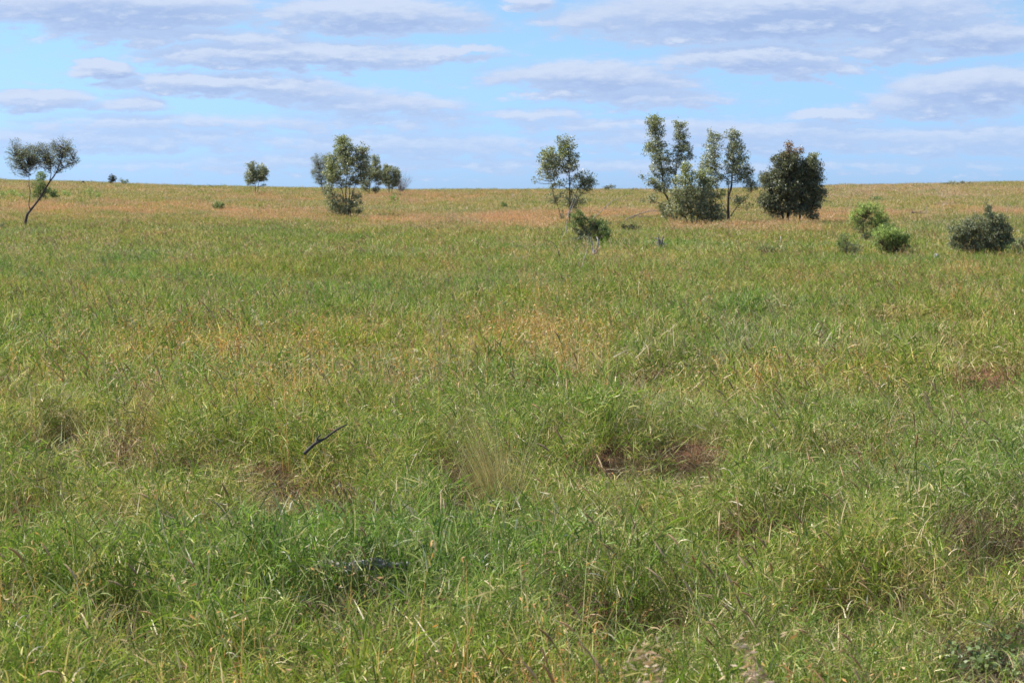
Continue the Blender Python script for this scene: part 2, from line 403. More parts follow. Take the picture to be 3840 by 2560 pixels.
def scatter(lod, y0, y1, dens):
    side = 9.0 if lod < 2 else 14.0
    n = int(.5 * (y1 ** 2 - y0 ** 2) * .536 * 1.14 * dens + side * (y1 - y0) * dens)
    # sample y with pdf ~ width(y)
    ys = rng.uniform(y0, y1, n * 3); w = .536 * 1.14 * ys + side
    keep = rng.random(n * 3) < w / w.max(); ys = ys[keep][:n]; w = w[keep][:n]; n = len(ys)
    xs = rng.uniform(-.5, .5, n) * w
    can = canopy(xs, ys); px = 1920 + F * xs / ys; py = HY + F * (EYE - can) / ys
    n1 = fbm(xs * .55, ys * .55, 4); n2 = fbm(xs * 1.7 + 40, ys * 1.7, 3); n3 = fbm(xs * .09 + 7, ys * .05 + 3, 4)
    # base probabilities
    P = {}
    farness = np.clip((ys - 50) / 70, 0, 1)
    P['green'] = np.clip(1.15 + 2.6 * (n1 - .5) - .85 * farness + 1.5 * (n3 - .5), .05, 9)
    P['mixed'] = np.clip(.62 + .25 * farness - 1.2 * (n1 - .5), .05, 9)
    P['straw'] = np.clip(.16 + 1.8 * (n2 - .55) + .42 * farness, .02, 9)
    P['rust'] = np.clip(1.2 * (n3 - .52), 0.004, 9) + .07 * np.clip((ys - 9) / 8, 0, 1) * (ys < 60) + .10 * farness * (n1 > .5)
    P['spike'] = .14 + .14 * np.clip((ys - 14) / 20, 0, 1) - .22 * np.clip((ys - 60) / 50, 0, 1)
    P['thatch'] = np.full(n, .02)
    wob = (fbm(px * .012 + ys * .02, py * .05, 3) - .5) * 2.2
    for cx, cy, rx, ry, kd, s in PATCH:
        q = ((px - cx) / rx) ** 2 + ((py - cy) / ry) ** 2
        a = np.clip(1.2 - q + wob, 0, 1) * s
        for k in P: P[k] = P[k] * (1 - a)
        P[kd] = P[kd] + a * 1.9
    h = hollow(xs, ys) if lod < 2 else np.zeros(n)
    for k in ('green', 'mixed', 'spike', 'rust', 'straw'): P[k] = P[k] * (1 - .96 * h)
    P['thatch'] = P['thatch'] + 1.3 * h + (1.8 * hollow(xs, ys - .32) * (1 - h) if lod < 2 else 0)  # dark thatch in dips and on clump fronts paints their shade
    W = np.stack([P[k] for k in KINDS], 1); W /= W.sum(1, keepdims=True); cum = np.cumsum(W, 1)
    kind = (rng.random(n)[:, None] > cum).sum(1).clip(0, len(KINDS) - 1)
    z = soil(xs, ys)
    sc = rng.uniform(.75, 1.2, n) * (.68 + .68 * n1) * (1 - np.where(kind == 3, .25, .6) * h)
    # clumps standing just behind a hollow are a bit taller
    if lod < 2: sc *= 1 + np.where(ys < 10, .3, .6) * hollow(xs, ys - .45) * (1 - h)
    sc = sc * np.where((ys > 170) & (rng.random(n) < .05), rng.uniform(1.1, 1.55, n), 1)
    rot = rng.uniform(0, 2 * math.pi, n)
    windy = np.isin(kind, [4, 5]); rot = np.where(windy, rng.normal(0, .45, n), rot)
    tilt = rng.normal(0, .10, (n, 2))
    # natural colour drift of the plants
    g = fbm(xs * .33 + 3, ys * .33 + 8, 4) - .5
    far = np.clip((ys - 45) / 60, 0, 1)
    tint = np.stack([1.08 + .5 * g + .14 * far, 1.04 + .08 * g - .04 * far, 1 - .3 * g + .12 * far], 1) * (1 + rng.uniform(-.15, .15, (n, 1)) * (1 - .6 * far[:, None]))
    keep = rng.random(n) > np.where(kind == 3, .80, .985) * np.clip(bare(xs, ys) * 1.6, 0, 1)
    drop = (kind == 3) & (h < .05) & (rng.random(n) < .5)
    return {k: v[keep] for k, v in dict(x=xs, y=ys, z=z, kind=kind, sc=sc, rot=rot, tilt=tilt, tint=tint, lod=np.full(n, lod)).items()}

def shade_litter(y0, y1, dens):
    """low dead brown litter standing in for shade on the floor of the dips and thinly on the bare soil"""
    n = int(dens * 1500); ys = rng.uniform(y0, y1, n) ; xs = rng.uniform(-.31, .31, n) * ys + rng.uniform(-.6, .6, n)
    h = hollow(xs, ys); b = bare(xs, ys); k = (rng.random(n) < np.clip(h * 1.6, 0, 1)) & (b < .3) | (rng.random(n) < .22 * (b > .3))
    xs, ys = xs[k], ys[k]; n = len(xs); g = rng.uniform(.8, 1.2, (n, 1))
    return dict(x=xs, y=ys, z=soil(xs, ys), kind=np.full(n, 3), sc=rng.uniform(.4, .95, n), rot=rng.uniform(0, 6.28, n), tilt=rng.normal(0, .25, (n, 2)), tint=np.ones((n, 3)) * g, lod=np.full(n, 0))

def instancer(name, pts, label, cat):
    """one point mesh + geometry nodes that put a tuft on every point"""
    me = bpy.data.meshes.new(name); n = len(pts['x']); me.vertices.add(n)
    me.vertices.foreach_set('co', np.stack([pts['x'], pts['y'], pts['z']], 1).ravel())
    def att(nm, tp, key, arr):
        a = me.attributes.new(nm, tp, 'POINT'); a.data.foreach_set(key, arr)
    att('kind', 'INT', 'value', pts['pid'].astype(np.int32))
    att('rot', 'FLOAT_VECTOR', 'vector', np.stack([pts['tilt'][:, 0], pts['tilt'][:, 1], pts['rot']], 1).ravel())
    s = pts['sc']; att('scl', 'FLOAT_VECTOR', 'vector', np.stack([s * .3 + .7, s * .3 + .7, s], 1).ravel())
    att('tint', 'FLOAT_VECTOR', 'vector', pts['tint'].ravel())
    me.update(); me.materials.append(M_GRASS)
    o = bpy.data.objects.new(name, me); COL.objects.link(o)
    o['kind'] = 'stuff'; o['label'] = label; o['category'] = cat
    ng = bpy.data.node_groups.new(name + '_spread', 'GeometryNodeTree')
    ng.interface.new_socket('Geometry', in_out='INPUT', socket_type='NodeSocketGeometry')
    ng.interface.new_socket('Geometry', in_out='OUTPUT', socket_type='NodeSocketGeometry')
    N = ng.nodes; K = ng.links; gi = N.new('NodeGroupInput'); go = N.new('NodeGroupOutput'); jn = N.new('GeometryNodeJoinGeometry')
    def named(nm, tp):
        a = N.new('GeometryNodeInputNamedAttribute'); a.data_type = tp; a.inputs['Name'].default_value = nm; return a.outputs['Attribute']
    kd, rt, sl = named('kind', 'INT'), named('rot', 'FLOAT_VECTOR'), named('scl', 'FLOAT_VECTOR')
    for i, po in enumerate(PLIST):
        if not (pts['pid'] == i).any(): continue
        cmp = N.new('FunctionNodeCompare'); cmp.data_type = 'INT'; cmp.operation = 'EQUAL'
        K.new(kd, cmp.inputs[2]); cmp.inputs[3].default_value = i
        ip = N.new('GeometryNodeInstanceOnPoints'); oi = N.new('GeometryNodeObjectInfo')
        oi.inputs['Object'].default_value = po; oi.inputs['As Instance'].default_value = False
        K.new(gi.outputs[0], ip.inputs['Points']); K.new(cmp.outputs[0], ip.inputs['Selection'])
        K.new(oi.outputs['Geometry'], ip.inputs['Instance']); K.new(rt, ip.inputs['Rotation']); K.new(sl, ip.inputs['Scale'])
        K.new(ip.outputs[0], jn.inputs[0])
    K.new(jn.outputs[0], go.inputs[0])
    md = o.modifiers.new('spread', 'NODES'); md.node_group = ng
    return o

PLIST = []; PSTART = {}
for key, lst in PROTO.items(): PSTART[key] = len(PLIST); PLIST += lst

bands = [shade_litter(3.5, 18, 30), shade_litter(18, 34, 24), scatter(0, 1.2, 16, 52), scatter(1, 16, 46, 26), scatter(2, 46, 130, 11), scatter(3, 130, 345, 3.2)]
ALL = {k: np.concatenate([b[k] for b in bands]) for k in bands[0]}
ALL['pid'] = np.array([PSTART[(KINDS[k], l)] for k, l in zip(ALL['kind'], ALL['lod'])]) + np.array([rng.integers(len(PROTO[(KINDS[k], l)])) for k, l in zip(ALL['kind'], ALL['lod'])])
def sub(mask): return {k: v[mask] for k, v in ALL.items()}
kk = ALL['kind']
instancer('grass', sub((kk == 0) | (kk == 1)), 'green and yellowish grass covering the whole plain', 'grass')
instancer('dry_grass', sub((kk == 2) | (kk == 3)), 'straw coloured dead grass lying between the green blades, with darkened thatch painting shade in the dips', 'dry grass')
instancer('rust_coloured_grass', sub(kk == 4), 'thin orange brown grass stems with husks in loose drifts', 'grass stems')
instancer('seed_spike_grass', sub(kk == 5), 'brown bristly seed spikes leaning left on thin stalks above the grass', 'seed heads')
print('grass instances', len(kk))

# ------------------------------------------------------------------ things
def place(name, label, cat, px, py, group=None, depth=None):
    d = depth or depth_of(px, py); x = (px - 1920) / F * d
    o = bpy.data.objects.new(name, None); COL.objects.link(o); o.empty_display_size = .2
    o.location = (x, d, float(soil(x, d)) - .02); o['label'] = label; o['category'] = cat
    if group: o['group'] = group
    return o
def loc(o, px, py, dy=0.0):
    """photo position -> point local to the thing, dy metres behind its base"""
    d = o.location.y + dy
    return np.array([(px - 1920) / F * d - o.location.x, dy, EYE - (py - HY) / F * d - o.location.z])

GUM = np.array([[.235, .245, .13], [.285, .295, .165], [.19, .205, .105], [.36, .37, .23]])
GUMY = np.array([[.28, .30, .10], [.24, .27, .09], [.33, .33, .14]])
GUMR = np.array([[.30, .16, .08], [.22, .17, .07]])
ACA = np.array([[.21, .215, .16], [.17, .18, .13], [.26, .265, .20]])
LIME = np.array([[.28, .38, .11], [.22, .32, .09], [.32, .40, .13]])
BUSH = np.array([[.18, .23, .085], [.14, .19, .07], [.22, .27, .10]])
BUSHY = np.array([[.34, .41, .13], [.28, .36, .11]])
OLIVE = np.array([[.19, .205, .125], [.15, .17, .10], [.24, .25, .16]])
GREY = np.array([[.24, .25, .20], [.19, .21, .17]])
DARK = np.array([[.035, .045, .03], [.05, .06, .04]])
PAL = dict(k=GUM * .62, g=GUM, y=GUMY, r=GUMR, a=ACA, l=LIME, b=BUSH, Y=BUSHY, o=OLIVE, G=GREY, d=DARK)

def tree(name, label, cat, base, stems, blobs, leaf=.082, aspect=.62, droop=.6, dens=1.0, rc=.15, per=26, bark=(.13, .10, .08), r0=.05,
         mat=None, group=None, twig=.010, fan=False, spread=.8, depth=None, up=False, crown='crown', sides=7, flare=1.25, grow=1.06):
    """stems: photo polylines; blobs: (cx, cy, rx, ry, density, palette[, dy])"""
    o = place(name, label, cat, base[0], base[1], group, depth); D = o.location.y; m = D / F
    bark = np.array(bark); nodes = []
    for si, st in enumerate(stems):
        dy0 = (0 if si == 0 else rng.uniform(-.25, .25)); ddy = rng.uniform(-.35, .35) * spread
        pts = np.array([loc(o, p[0], p[1], dy0 * .3 + ddy * (i / (len(st) - 1))) for i, p in enumerate(st)])
        root = pts[0].copy(); root[2] = 0.0
        if abs(st[0][1] - base[1]) < 9: pts[0][2] = 0.0
        L = smooth_line(pts, 5); L += np.cumsum(rng.normal(0, .006, L.shape), 0) * np.linspace(0, 1, len(L))[:, None]
        t = np.linspace(0, 1, len(L)); rs = r0 * .8 * (1 if si == 0 else rng.uniform(.55, .8) if abs(st[0][1] - base[1]) < 9 else .38)
        R = rs * ((1 - t) ** .8 * .9 + .14) * (1 + (flare - 1) * np.exp(-t * 14))
        mb = MB(); tube(mb, L, R, bark * rng.uniform(.85, 1.15), sides); mb.build('trunk', M_BARK, o)
        nodes.append(L)
    NODE = np.concatenate(nodes); mbt = MB(); mbl = MB(); mat = mat or M_LEAF
    for bi, b in enumerate(blobs):
        cx, cy, rx, ry, dn, pal = b[:6]; p = PAL[pal]; rx *= grow; ry *= 1 + (grow - 1) * .6
        rm = .5 * (rx + ry) * m
        cdy = b[6] if len(b) > 6 else rng.uniform(-.35, .35) * spread
        area = math.pi * rx * ry * m * m
        K = max(3, int(area / (rc * rc) * 1.45 * dens * dn * 1.12))
        v = norm(rng.normal(size=(K, 3))) * (rng.random((K, 1)) ** .38) * np.where(rng.random((K, 1)) < (.34 if crown == 'foliage' else .16), rng.uniform(1, 1.42 if crown == 'foliage' else 1.28, (K, 1)), 1)
        C = np.array([loc(o, cx + a * rx * 1.06, cy + c * ry * 1.06, cdy) for a, _, c in v]) + np.stack([0 * v[:, 1], v[:, 1] * rm, 0 * v[:, 1]], 1)
        for c in C:
            dist = np.linalg.norm(NODE - c, axis=1) + np.maximum(NODE[:, 2] - c[2] + .1, 0) * 3
            s = NODE[dist.argmin()]
            if np.linalg.norm(s - c) > .08:
                mid = (s + c) / 2 + rng.normal(0, .04, 3) + (np.array([0, 0, -.05]) if not up else np.array([0, 0, -.02]))
                L = smooth_line([s, mid, c], 3); tube(mbt, L, np.linspace(twig, twig * .35, len(L)), bark * .9, 4, False)
            k = max(3, int(rng.poisson(per))); rr = rc * rng.uniform(.7, 1.3)
            P = c + rng.normal(0, rr * .55, (k, 3)) * np.array([1, 1, .85])
            if up:
                ax = norm(P - s) + rng.normal(0, .5, (k, 3)) + np.array([0, 0, .3])
            else: ax = rng.normal(0, .7, (k, 3)) + np.array([0, 0, -droop])
            col = p[rng.integers(len(p), size=k)] * rng.uniform(.7, 1.35, (k, 1)) * rng.uniform(.85, 1.15)
            leaves(mbl, P, leaf, aspect, ax, col)
    if mbt.n: mbt.build('branches', M_BARK, o)
    if mbl.n: mbl.build(crown, mat, o, smooth=False)
    return o

def fanned(px, py, targets): return [[(px + random.uniform(-5, 5), py), ((px * 1.2 + tx * .8) / 2, py * .5 + ty * .5), (tx, ty)] for tx, ty in targets]

gum = 'young eucalyptus trees standing on the plain'
# --- left acacia, forked and leaning
tree('acacia_tree', 'leaning forked acacia with two dark stems and flat spreading grey green crown', 'tree', (90, 843),
     [[(90, 843), (100, 812), (116, 787), (150, 742), (184, 685), (211, 647), (232, 600), (250, 560)], [(114, 790), (109, 766), (114, 722), (110, 688), (112, 654), (108, 620)],
      [(184, 688), (192, 650), (190, 610)], [(116, 658), (90, 630), (62, 590)], [(211, 650), (240, 625), (275, 600)]],
     [(75, 590, 45, 45, 1, 'a'), (112, 595, 45, 45, 1, 'a'), (58, 548, 17, 30, .7, 'a'), (80, 635, 38, 18, .8, 'a'), (148, 585, 32, 46, 1, 'a'), (130, 560, 26, 26, .8, 'a'), (30, 570, 12, 18, .5, 'a'),
      (185, 590, 40, 48, 1, 'a'), (235, 570, 45, 42, 1, 'a'), (268, 585, 26, 38, .8, 'a'), (215, 618, 40, 24, .7, 'a'), (225, 535, 30, 14, .6, 'a'), (255, 622, 22, 12, .4, 'a')],
     leaf=.075, aspect=.28, rc=.125, per=13, dens=1.15, grow=1.15, bark=(.085, .07, .07), r0=.075, mat=M_FINE, up=True, twig=.011)
tree('sapling', 'mid green bushy sapling behind the stems of the leaning acacia', 'sapling', (150, 752), [[(150, 752), (152, 700), (155, 650)]],
     [(155, 665, 16, 28, 1, 'b'), (150, 700, 30, 28, 1, 'b'), (135, 720, 18, 22, .8, 'b'), (168, 725, 18, 20, .8, 'b')], leaf=.12, aspect=.5, rc=.2, per=22, mat=M_FINE)
tree('shrub', 'dark green round shrub just right of the leaning acacia', 'shrub', (200, 745), fanned(200, 745, [(190, 715), (210, 712)]),
     [(193, 722, 16, 16, 1, 'b'), (208, 728, 12, 14, 1, 'b')], leaf=.12, rc=.18, per=22, mat=M_FINE, r0=.02)
for (sx, sy, w, h, lb) in [(10, 738, 16, 14, 'lime sapling cut by the left edge of the picture, nearest the edge'), (45, 737, 16, 18, 'lime sapling left of the acacia with rounded top'),
                           (80, 742, 18, 10, 'low spreading lime sapling close to the left foot of the acacia'), (243, 735, 10, 14, 'narrow lime sapling a little right of the dark round shrub'),
                           (258, 737, 10, 10, 'small lime sapling right of the narrow one, on the rusty grass'), (338, 742, 11, 24, 'upright lime sapling standing alone right of the acacia'),
                           (368, 745, 12, 12, 'squat lime sapling right of the upright lone sapling')]:
    tree('sapling', lb, 'sapling', (sx, sy), fanned(sx, sy, [(sx - w * .5, sy - h), (sx + w * .4, sy - h * 1.3)]),
         [(sx - w * .4, sy - h * .8, w * .7, h * .6, .7, 'l'), (sx + w * .5, sy - h * .6, w * .6, h * .55, .6, 'l'), (sx, sy - h * 1.3, w * .5, h * .5, .6, 'l')], leaf=.13, aspect=.5, rc=.2, per=12, mat=M_FINE, r0=.02, group='lime green saplings in the grass at left', spread=.3)
# --- skyline plants at left
tree('distant_tree', 'small dark conical tree on the skyline right of the acacia', 'tree', (420, 692), [[(420, 692), (420, 665)]], [(420, 676, 11, 11, 1.3, 'd'), (418, 663, 6, 6, 1, 'd')], leaf=.22, rc=.3, per=20, r0=.05, spread=.3)
tree('distant_shrub', 'open grey green shrub on the skyline beside the small dark tree', 'shrub', (464, 693), fanned(464, 693, [(452, 678), (475, 676)]), [(452, 678, 9, 6, .8, 'b'), (473, 677, 8, 7, .8, 'b'), (466, 686, 14, 5, .7, 'b')], leaf=.2, rc=.28, per=14, r0=.04, spread=.3)
# --- lone tree
tree('eucalyptus_tree', 'small lone eucalyptus with two thin trunks and heart shaped crown near the skyline', 'tree', (958, 724),
     [[(957, 724), (957, 690), (945, 640)], [(966, 724), (969, 690), (985, 640)]],
     [(942, 632, 18, 24, 1.2, 'g'), (985, 642, 20, 26, 1.3, 'g'), (938, 664, 20, 20, 1.2, 'g'), (980, 668, 22, 20, 1.2, 'g'), (960, 655, 18, 24, 1.1, 'g'), (934, 690, 9, 8, .6, 'g'), (985, 695, 14, 6, .4, 'g')], leaf=.13, rc=.22, per=24, r0=.07, twig=.02, group=gum)
tree('shrub', 'small round blue green shrub in rusty grass below the lone tree', 'shrub', (820, 783), fanned(820, 783, [(808, 772), (832, 770)]), [(820, 772, 20, 11, 1.2, 'b')], leaf=.1, rc=.13, per=22, r0=.02, mat=M_FINE, spread=.3)
# --- middle group
tree('eucalyptus_tree', 'grey hazy tree standing behind the left side of the large multi stemmed eucalyptus', 'tree', (1212, 728), [[(1215, 728), (1205, 690), (1195, 620)], [(1212, 728), (1225, 650), (1228, 595)]],
     [(1195, 605, 24, 26, 1, 'G'), (1188, 650, 20, 34, 1, 'G'), (1212, 680, 22, 15, .9, 'G'), (1228, 592, 15, 14, .9, 'G'), (1215, 640, 20, 30, 1, 'G')], grow=1.2, dens=1.15, leaf=.09, aspect=.3, rc=.2, per=36, r0=.08, group=gum, mat=M_FINE)
tree('eucalyptus_tree', 'slim eucalyptus with pale trunks right behind the large multi stemmed one', 'tree', (1390, 730),
     [[(1383, 730), (1386, 690), (1384, 640)], [(1405, 728), (1410, 680), (1408, 610)]],
     [(1408, 598, 14, 15, 1, 'g'), (1412, 640, 18, 34, 1.1, 'g'), (1385, 655, 24, 26, 1, 'g'), (1368, 695, 18, 18, .9, 'g'), (1412, 712, 15, 11, .8, 'g'), (1425, 672, 14, 20, .8, 'g')], grow=1.2, dens=1.15, leaf=.13, rc=.22, per=22, r0=.07, group=gum, twig=.02)
tree('eucalyptus_tree', 'rounded dark eucalyptus between the slim tree and the bare grey shrub', 'tree', (1462, 726), [[(1459, 726), (1458, 690), (1452, 640)], [(1468, 726), (1472, 690), (1482, 650)]],
     [(1450, 633, 14, 14, 1.1, 'g'), (1468, 652, 26, 24, 1.2, 'g'), (1462, 684, 26, 20, 1.1, 'g'), (1488, 672, 12, 26, 1.1, 'g'), (1440, 665, 14, 18, 1, 'g')], grow=1.2, dens=1.15, leaf=.13, rc=.22, per=24, r0=.07, group=gum, twig=.02)
tree('sapling', 'small bright green sapling below the bare grey shrub', 'sapling', (1478, 757), fanned(1478, 757, [(1478, 738)]), [(1478, 736, 7, 7, .8, 'l'), (1470, 747, 9, 4, .7, 'l'), (1487, 747, 9, 4, .7, 'l')], leaf=.12, rc=.15, per=14, r0=.015, mat=M_FINE, spread=.2)
tree('eucalyptus_tree', 'large multi stemmed eucalyptus with tall peaked crown and leaves down to the grass', 'tree', (1300, 808),
     [[(1299, 808), (1297, 740), (1298, 690), (1303, 600), (1290, 525)], [(1306, 808), (1311, 740), (1314, 690), (1332, 640), (1360, 575)],
      [(1312, 804), (1318, 745), (1332, 700), (1342, 670), (1364, 630)], [(1292, 806), (1288, 740), (1275, 690), (1250, 640)], [(1290, 806), (1262, 765), (1243, 720)]],
     [(1280, 525, 24, 16, 1, 'y'), (1288, 548, 36, 30, 1.1, 'y'), (1305, 590, 48, 36, 1.1, 'g'), (1290, 640, 72, 48, 1.0, 'g'), (1258, 595, 26, 22, .8, 'y'), (1356, 568, 26, 30, 1.1, 'g'),
      (1365, 620, 26, 40, 1.3, 'g'), (1235, 640, 24, 40, .9, 'y'), (1300, 685, 60, 20, .55, 'g'), (1355, 670, 30, 18, .7, 'g'), (1232, 700, 22, 30, .7, 'g'), (1248, 745, 30, 38, .8, 'g'), (1265, 785, 34, 20, .9, 'g'),
      (1332, 760, 24, 42, .7, 'g'), (1345, 790, 22, 10, .6, 'g'), (1300, 770, 30, 30, .5, 'g')], group=gum, r0=.06, rc=.15, per=24)
# bare fan shrub
def bare_fan(name, label, cat, px, py, n, lpx, a0, a1, col, r=.012, group=None, sub=3):
    o = place(name, label, cat, px, py, group); m = o.location.y / F; mb = MB()
    z0 = loc(o, px, py)[2]
    for i in range(n):
        a = math.radians(random.uniform(a0, a1)); L = lpx * m * random.uniform(.7, 1.05); yd = random.uniform(-.5, .5)
        b = np.array([random.uniform(-.06, .06), random.uniform(-.06, .06), 0]); d = np.array([math.sin(a), yd * .7, math.cos(a)])
        tip = np.array([0, 0, z0]) + d * L; mid = (b + tip) / 2 + np.array([-d[0] * .1 * L, 0, .02]) + rng.normal(0, .03, 3)
        P = smooth_line([b, mid, tip], 4); tube(mb, P, np.linspace(r, r * .2, len(P)), np.array(col) * random.uniform(.8, 1.2), 5)
        for k in range(sub):
            j = random.randint(2, len(P) - 2); e = P[j] + (d + rng.normal(0, .45, 3)) * L * random.uniform(.2, .4)
            Q = smooth_line([P[j], (P[j] + e) / 2 + rng.normal(0, .015, 3), e], 2); tube(mb, Q, np.linspace(r * .45, r * .15, len(Q)), np.array(col) * random.uniform(.8, 1.2), 4)
    mb.build('twigs', M_DEAD, o); return o
bare_fan('bare_shrub', 'leafless grey shrub fanning to the right at the end of the middle tree group', 'shrub', 1503, 722, 46, 66, -28, 48, (.27, .25, .23), .02, sub=5)

# --- centre right eucalypts
tree('eucalyptus_tree', 'airy eucalyptus with two thin dark trunks standing alone behind the green bush', 'tree', (2135, 832),
     [[(2135, 832), (2137, 764), (2135, 706), (2133, 660), (2130, 591), (2120, 530)], [(2104, 816), (2095, 783), (2080, 744), (2070, 698), (2058, 650), (2062, 590)], [(2138, 770), (2160, 720), (2195, 680)], [(2140, 780), (2165, 745), (2215, 690)]],
     [(2118, 535, 28, 24, .9, 'g'), (2128, 562, 32, 26, .9, 'y'), (2140, 605, 26, 42, .9, 'g'), (2062, 600, 42, 36, .95, 'g'), (2072, 575, 36, 20, .8, 'y'), (2100, 625, 34, 38, .9, 'g'), (2052, 650, 36, 28, .7, 'g'), (2005, 672, 14, 9, .5, 'g'),
      (2190, 672, 34, 30, .9, 'g'), (2218, 678, 18, 20, .9, 'g'), (2195, 705, 32, 20, .8, 'g'), (2110, 690, 50, 26, .45, 'g'), (2070, 742, 22, 20, .6, 'g'), (2125, 740, 55, 26, .5, 'g'), (2180, 745, 26, 20, .5, 'g'), (2145, 770, 40, 14, .5, 'g'), (2107, 803, 9, 12, .5, 'g')],
     group=gum, r0=.05, rc=.14, per=20)
tree('eucalyptus_tree', 'tallest eucalyptus with two column shaped tops, left of the right hand cluster', 'tree', (2532, 828),
     [[(2530, 828), (2510, 760), (2490, 715), (2484, 660), (2476, 600), (2465, 540), (2450, 450)], [(2540, 826), (2535, 740), (2532, 680), (2536, 630), (2540, 584), (2546, 475)], [(2488, 712), (2450, 690), (2412, 664)], [(2515, 775), (2480, 765), (2435, 750)]],
     [(2452, 446, 32, 15, 1.2, 'y'), (2455, 468, 34, 16, 1.1, 'g'), (2462, 500, 34, 22, 1, 'g'), (2466, 545, 44, 26, .95, 'g'), (2428, 560, 18, 18, .6, 'g'), (2476, 585, 44, 28, 1, 'g'), (2488, 630, 44, 32, 1, 'g'), (2416, 662, 18, 10, .7, 'g'), (2462, 680, 36, 26, .8, 'g'), (2490, 705, 34, 24, .9, 'g'), (2512, 665, 26, 30, .8, 'g'),
      (2440, 748, 30, 13, .8, 'g'), (2478, 765, 20, 12, .5, 'g'), (2548, 475, 23, 24, 1, 'g'), (2556, 515, 27, 26, 1.1, 'g'), (2558, 565, 36, 32, 1.1, 'g'), (2588, 580, 15, 22, .7, 'g'), (2548, 610, 26, 22, .7, 'g'), (2500, 790, 22, 30, .9, 'g')],
     group=gum, r0=.075, rc=.15, per=23, bark=(.15, .11, .09))
tree('eucalyptus_tree', 'bushy yellow topped eucalyptus at the front of the cluster with leaves to the ground', 'tree', (2598, 838),
     [[(2598, 838), (2590, 780), (2575, 700), (2570, 635)], [(2603, 836), (2625, 770), (2645, 670)], [(2590, 836), (2560, 780), (2545, 720)], [(2610, 836), (2660, 790), (2690, 740)]],
     [(2572, 628, 20, 22, 1.2, 'y', -.2), (2575, 665, 32, 25, 1.1, 'y', -.2), (2642, 660, 30, 26, 1.2, 'y'), (2650, 700, 42, 34, 1.2, 'g'), (2560, 720, 52, 45, 1, 'g', -.3), (2620, 740, 60, 50, 1.15, 'g'), (2545, 765, 42, 38, .9, 'g', -.2), (2680, 790, 38, 38, 1.1, 'g'),
      (2625, 800, 60, 30, 1.1, 'g', -.2), (2700, 726, 16, 16, .9, 'y'), (2545, 800, 30, 14, .6, 'g'), (2690, 815, 30, 12, 1, 'g')],
     group=gum, r0=.05, rc=.15, per=25)
tree('eucalyptus_tree', 'tall twin trunked eucalyptus with two rounded tops at the right of the cluster', 'tree', (2734, 830),
     [[(2734, 830), (2730, 751), (2742, 703), (2746, 655), (2749, 591), (2749, 505)], [(2727, 828), (2729, 760), (2731, 700), (2728, 650)], [(2728, 805), (2705, 755), (2686, 696), (2680, 591), (2674, 505)], [(2740, 812), (2760, 780), (2800, 740), (2820, 700)]],
     [(2676, 510, 24, 22, .8, 'g'), (2672, 555, 32, 32, .8, 'g'), (2665, 605, 38, 30, .9, 'g'), (2685, 650, 26, 32, .7, 'g'), (2640, 630, 22, 22, .6, 'g'), (2748, 512, 32, 24, 1, 'g'), (2760, 545, 32, 22, 1.05, 'g'), (2755, 585, 42, 36, 1.05, 'g'), (2765, 635, 44, 34, .95, 'g'), (2806, 630, 18, 22, .9, 'g'), (2790, 668, 32, 22, .9, 'g'),
      (2815, 694, 24, 22, .8, 'g'), (2720, 670, 26, 20, .6, 'g'), (2770, 750, 34, 16, .6, 'g'), (2808, 768, 16, 14, .4, 'g')],
     group=gum, r0=.085, rc=.15, per=22, bark=(.10, .08, .07))
tree('distant_tree', 'small pale grey tree peeping out behind the left side of the dense dark eucalyptus', 'tree', (2868, 722), [[(2868, 722), (2866, 690), (2866, 660)]], [(2866, 662, 20, 18, 1, 'G'), (2862, 690, 18, 14, 1, 'G'), (2885, 680, 14, 22, 1, 'G')], leaf=.12, rc=.22, per=26, r0=.06, spread=.3)
tree('eucalyptus_tree', 'dense dark eucalyptus with reddish pointed top, rightmost of the tall trees', 'tree', (2952, 832),
     [[(2952, 832), (2957, 780), (2960, 720), (2955, 640), (2955, 545)], [(2997, 826), (3003, 770), (3012, 700), (3030, 630)], [(2946, 830), (2925, 770), (2895, 730)], [(3040, 820), (3042, 760), (3052, 690)]],
     [(2955, 548, 11, 20, 1, 'r'), (2960, 582, 38, 20, 1.1, 'r'), (2995, 568, 12, 18, .9, 'r'), (2955, 605, 52, 32, 1.4, 'k'), (2945, 645, 52, 40, 1.5, 'k'), (3048, 598, 24, 24, 1.2, 'g'), (3040, 630, 38, 34, 1.5, 'k'), (3005, 650, 60, 44, 1.6, 'k'), (2884, 670, 28, 22, 1.2, 'k'), (2960, 700, 72, 46, 1.7, 'k'), (3045, 705, 42, 50, 1.7, 'k'), (3084, 725, 15, 18, 1.2, 'k'), (3075, 660, 18, 12, 1, 'k'),
      (2872, 745, 34, 26, 1.3, 'k'), (2886, 782, 32, 22, 1.2, 'k'), (2950, 755, 70, 38, 1.5, 'k'), (3045, 765, 36, 34, 1.6, 'k'), (2990, 790, 60, 18, .7, 'k'), (3050, 808, 34, 12, 1, 'k'), (2900, 810, 30, 8, .6, 'k')],
     group=gum, r0=.10, rc=.15, per=28, bark=(.06, .05, .045), spread=1.0)
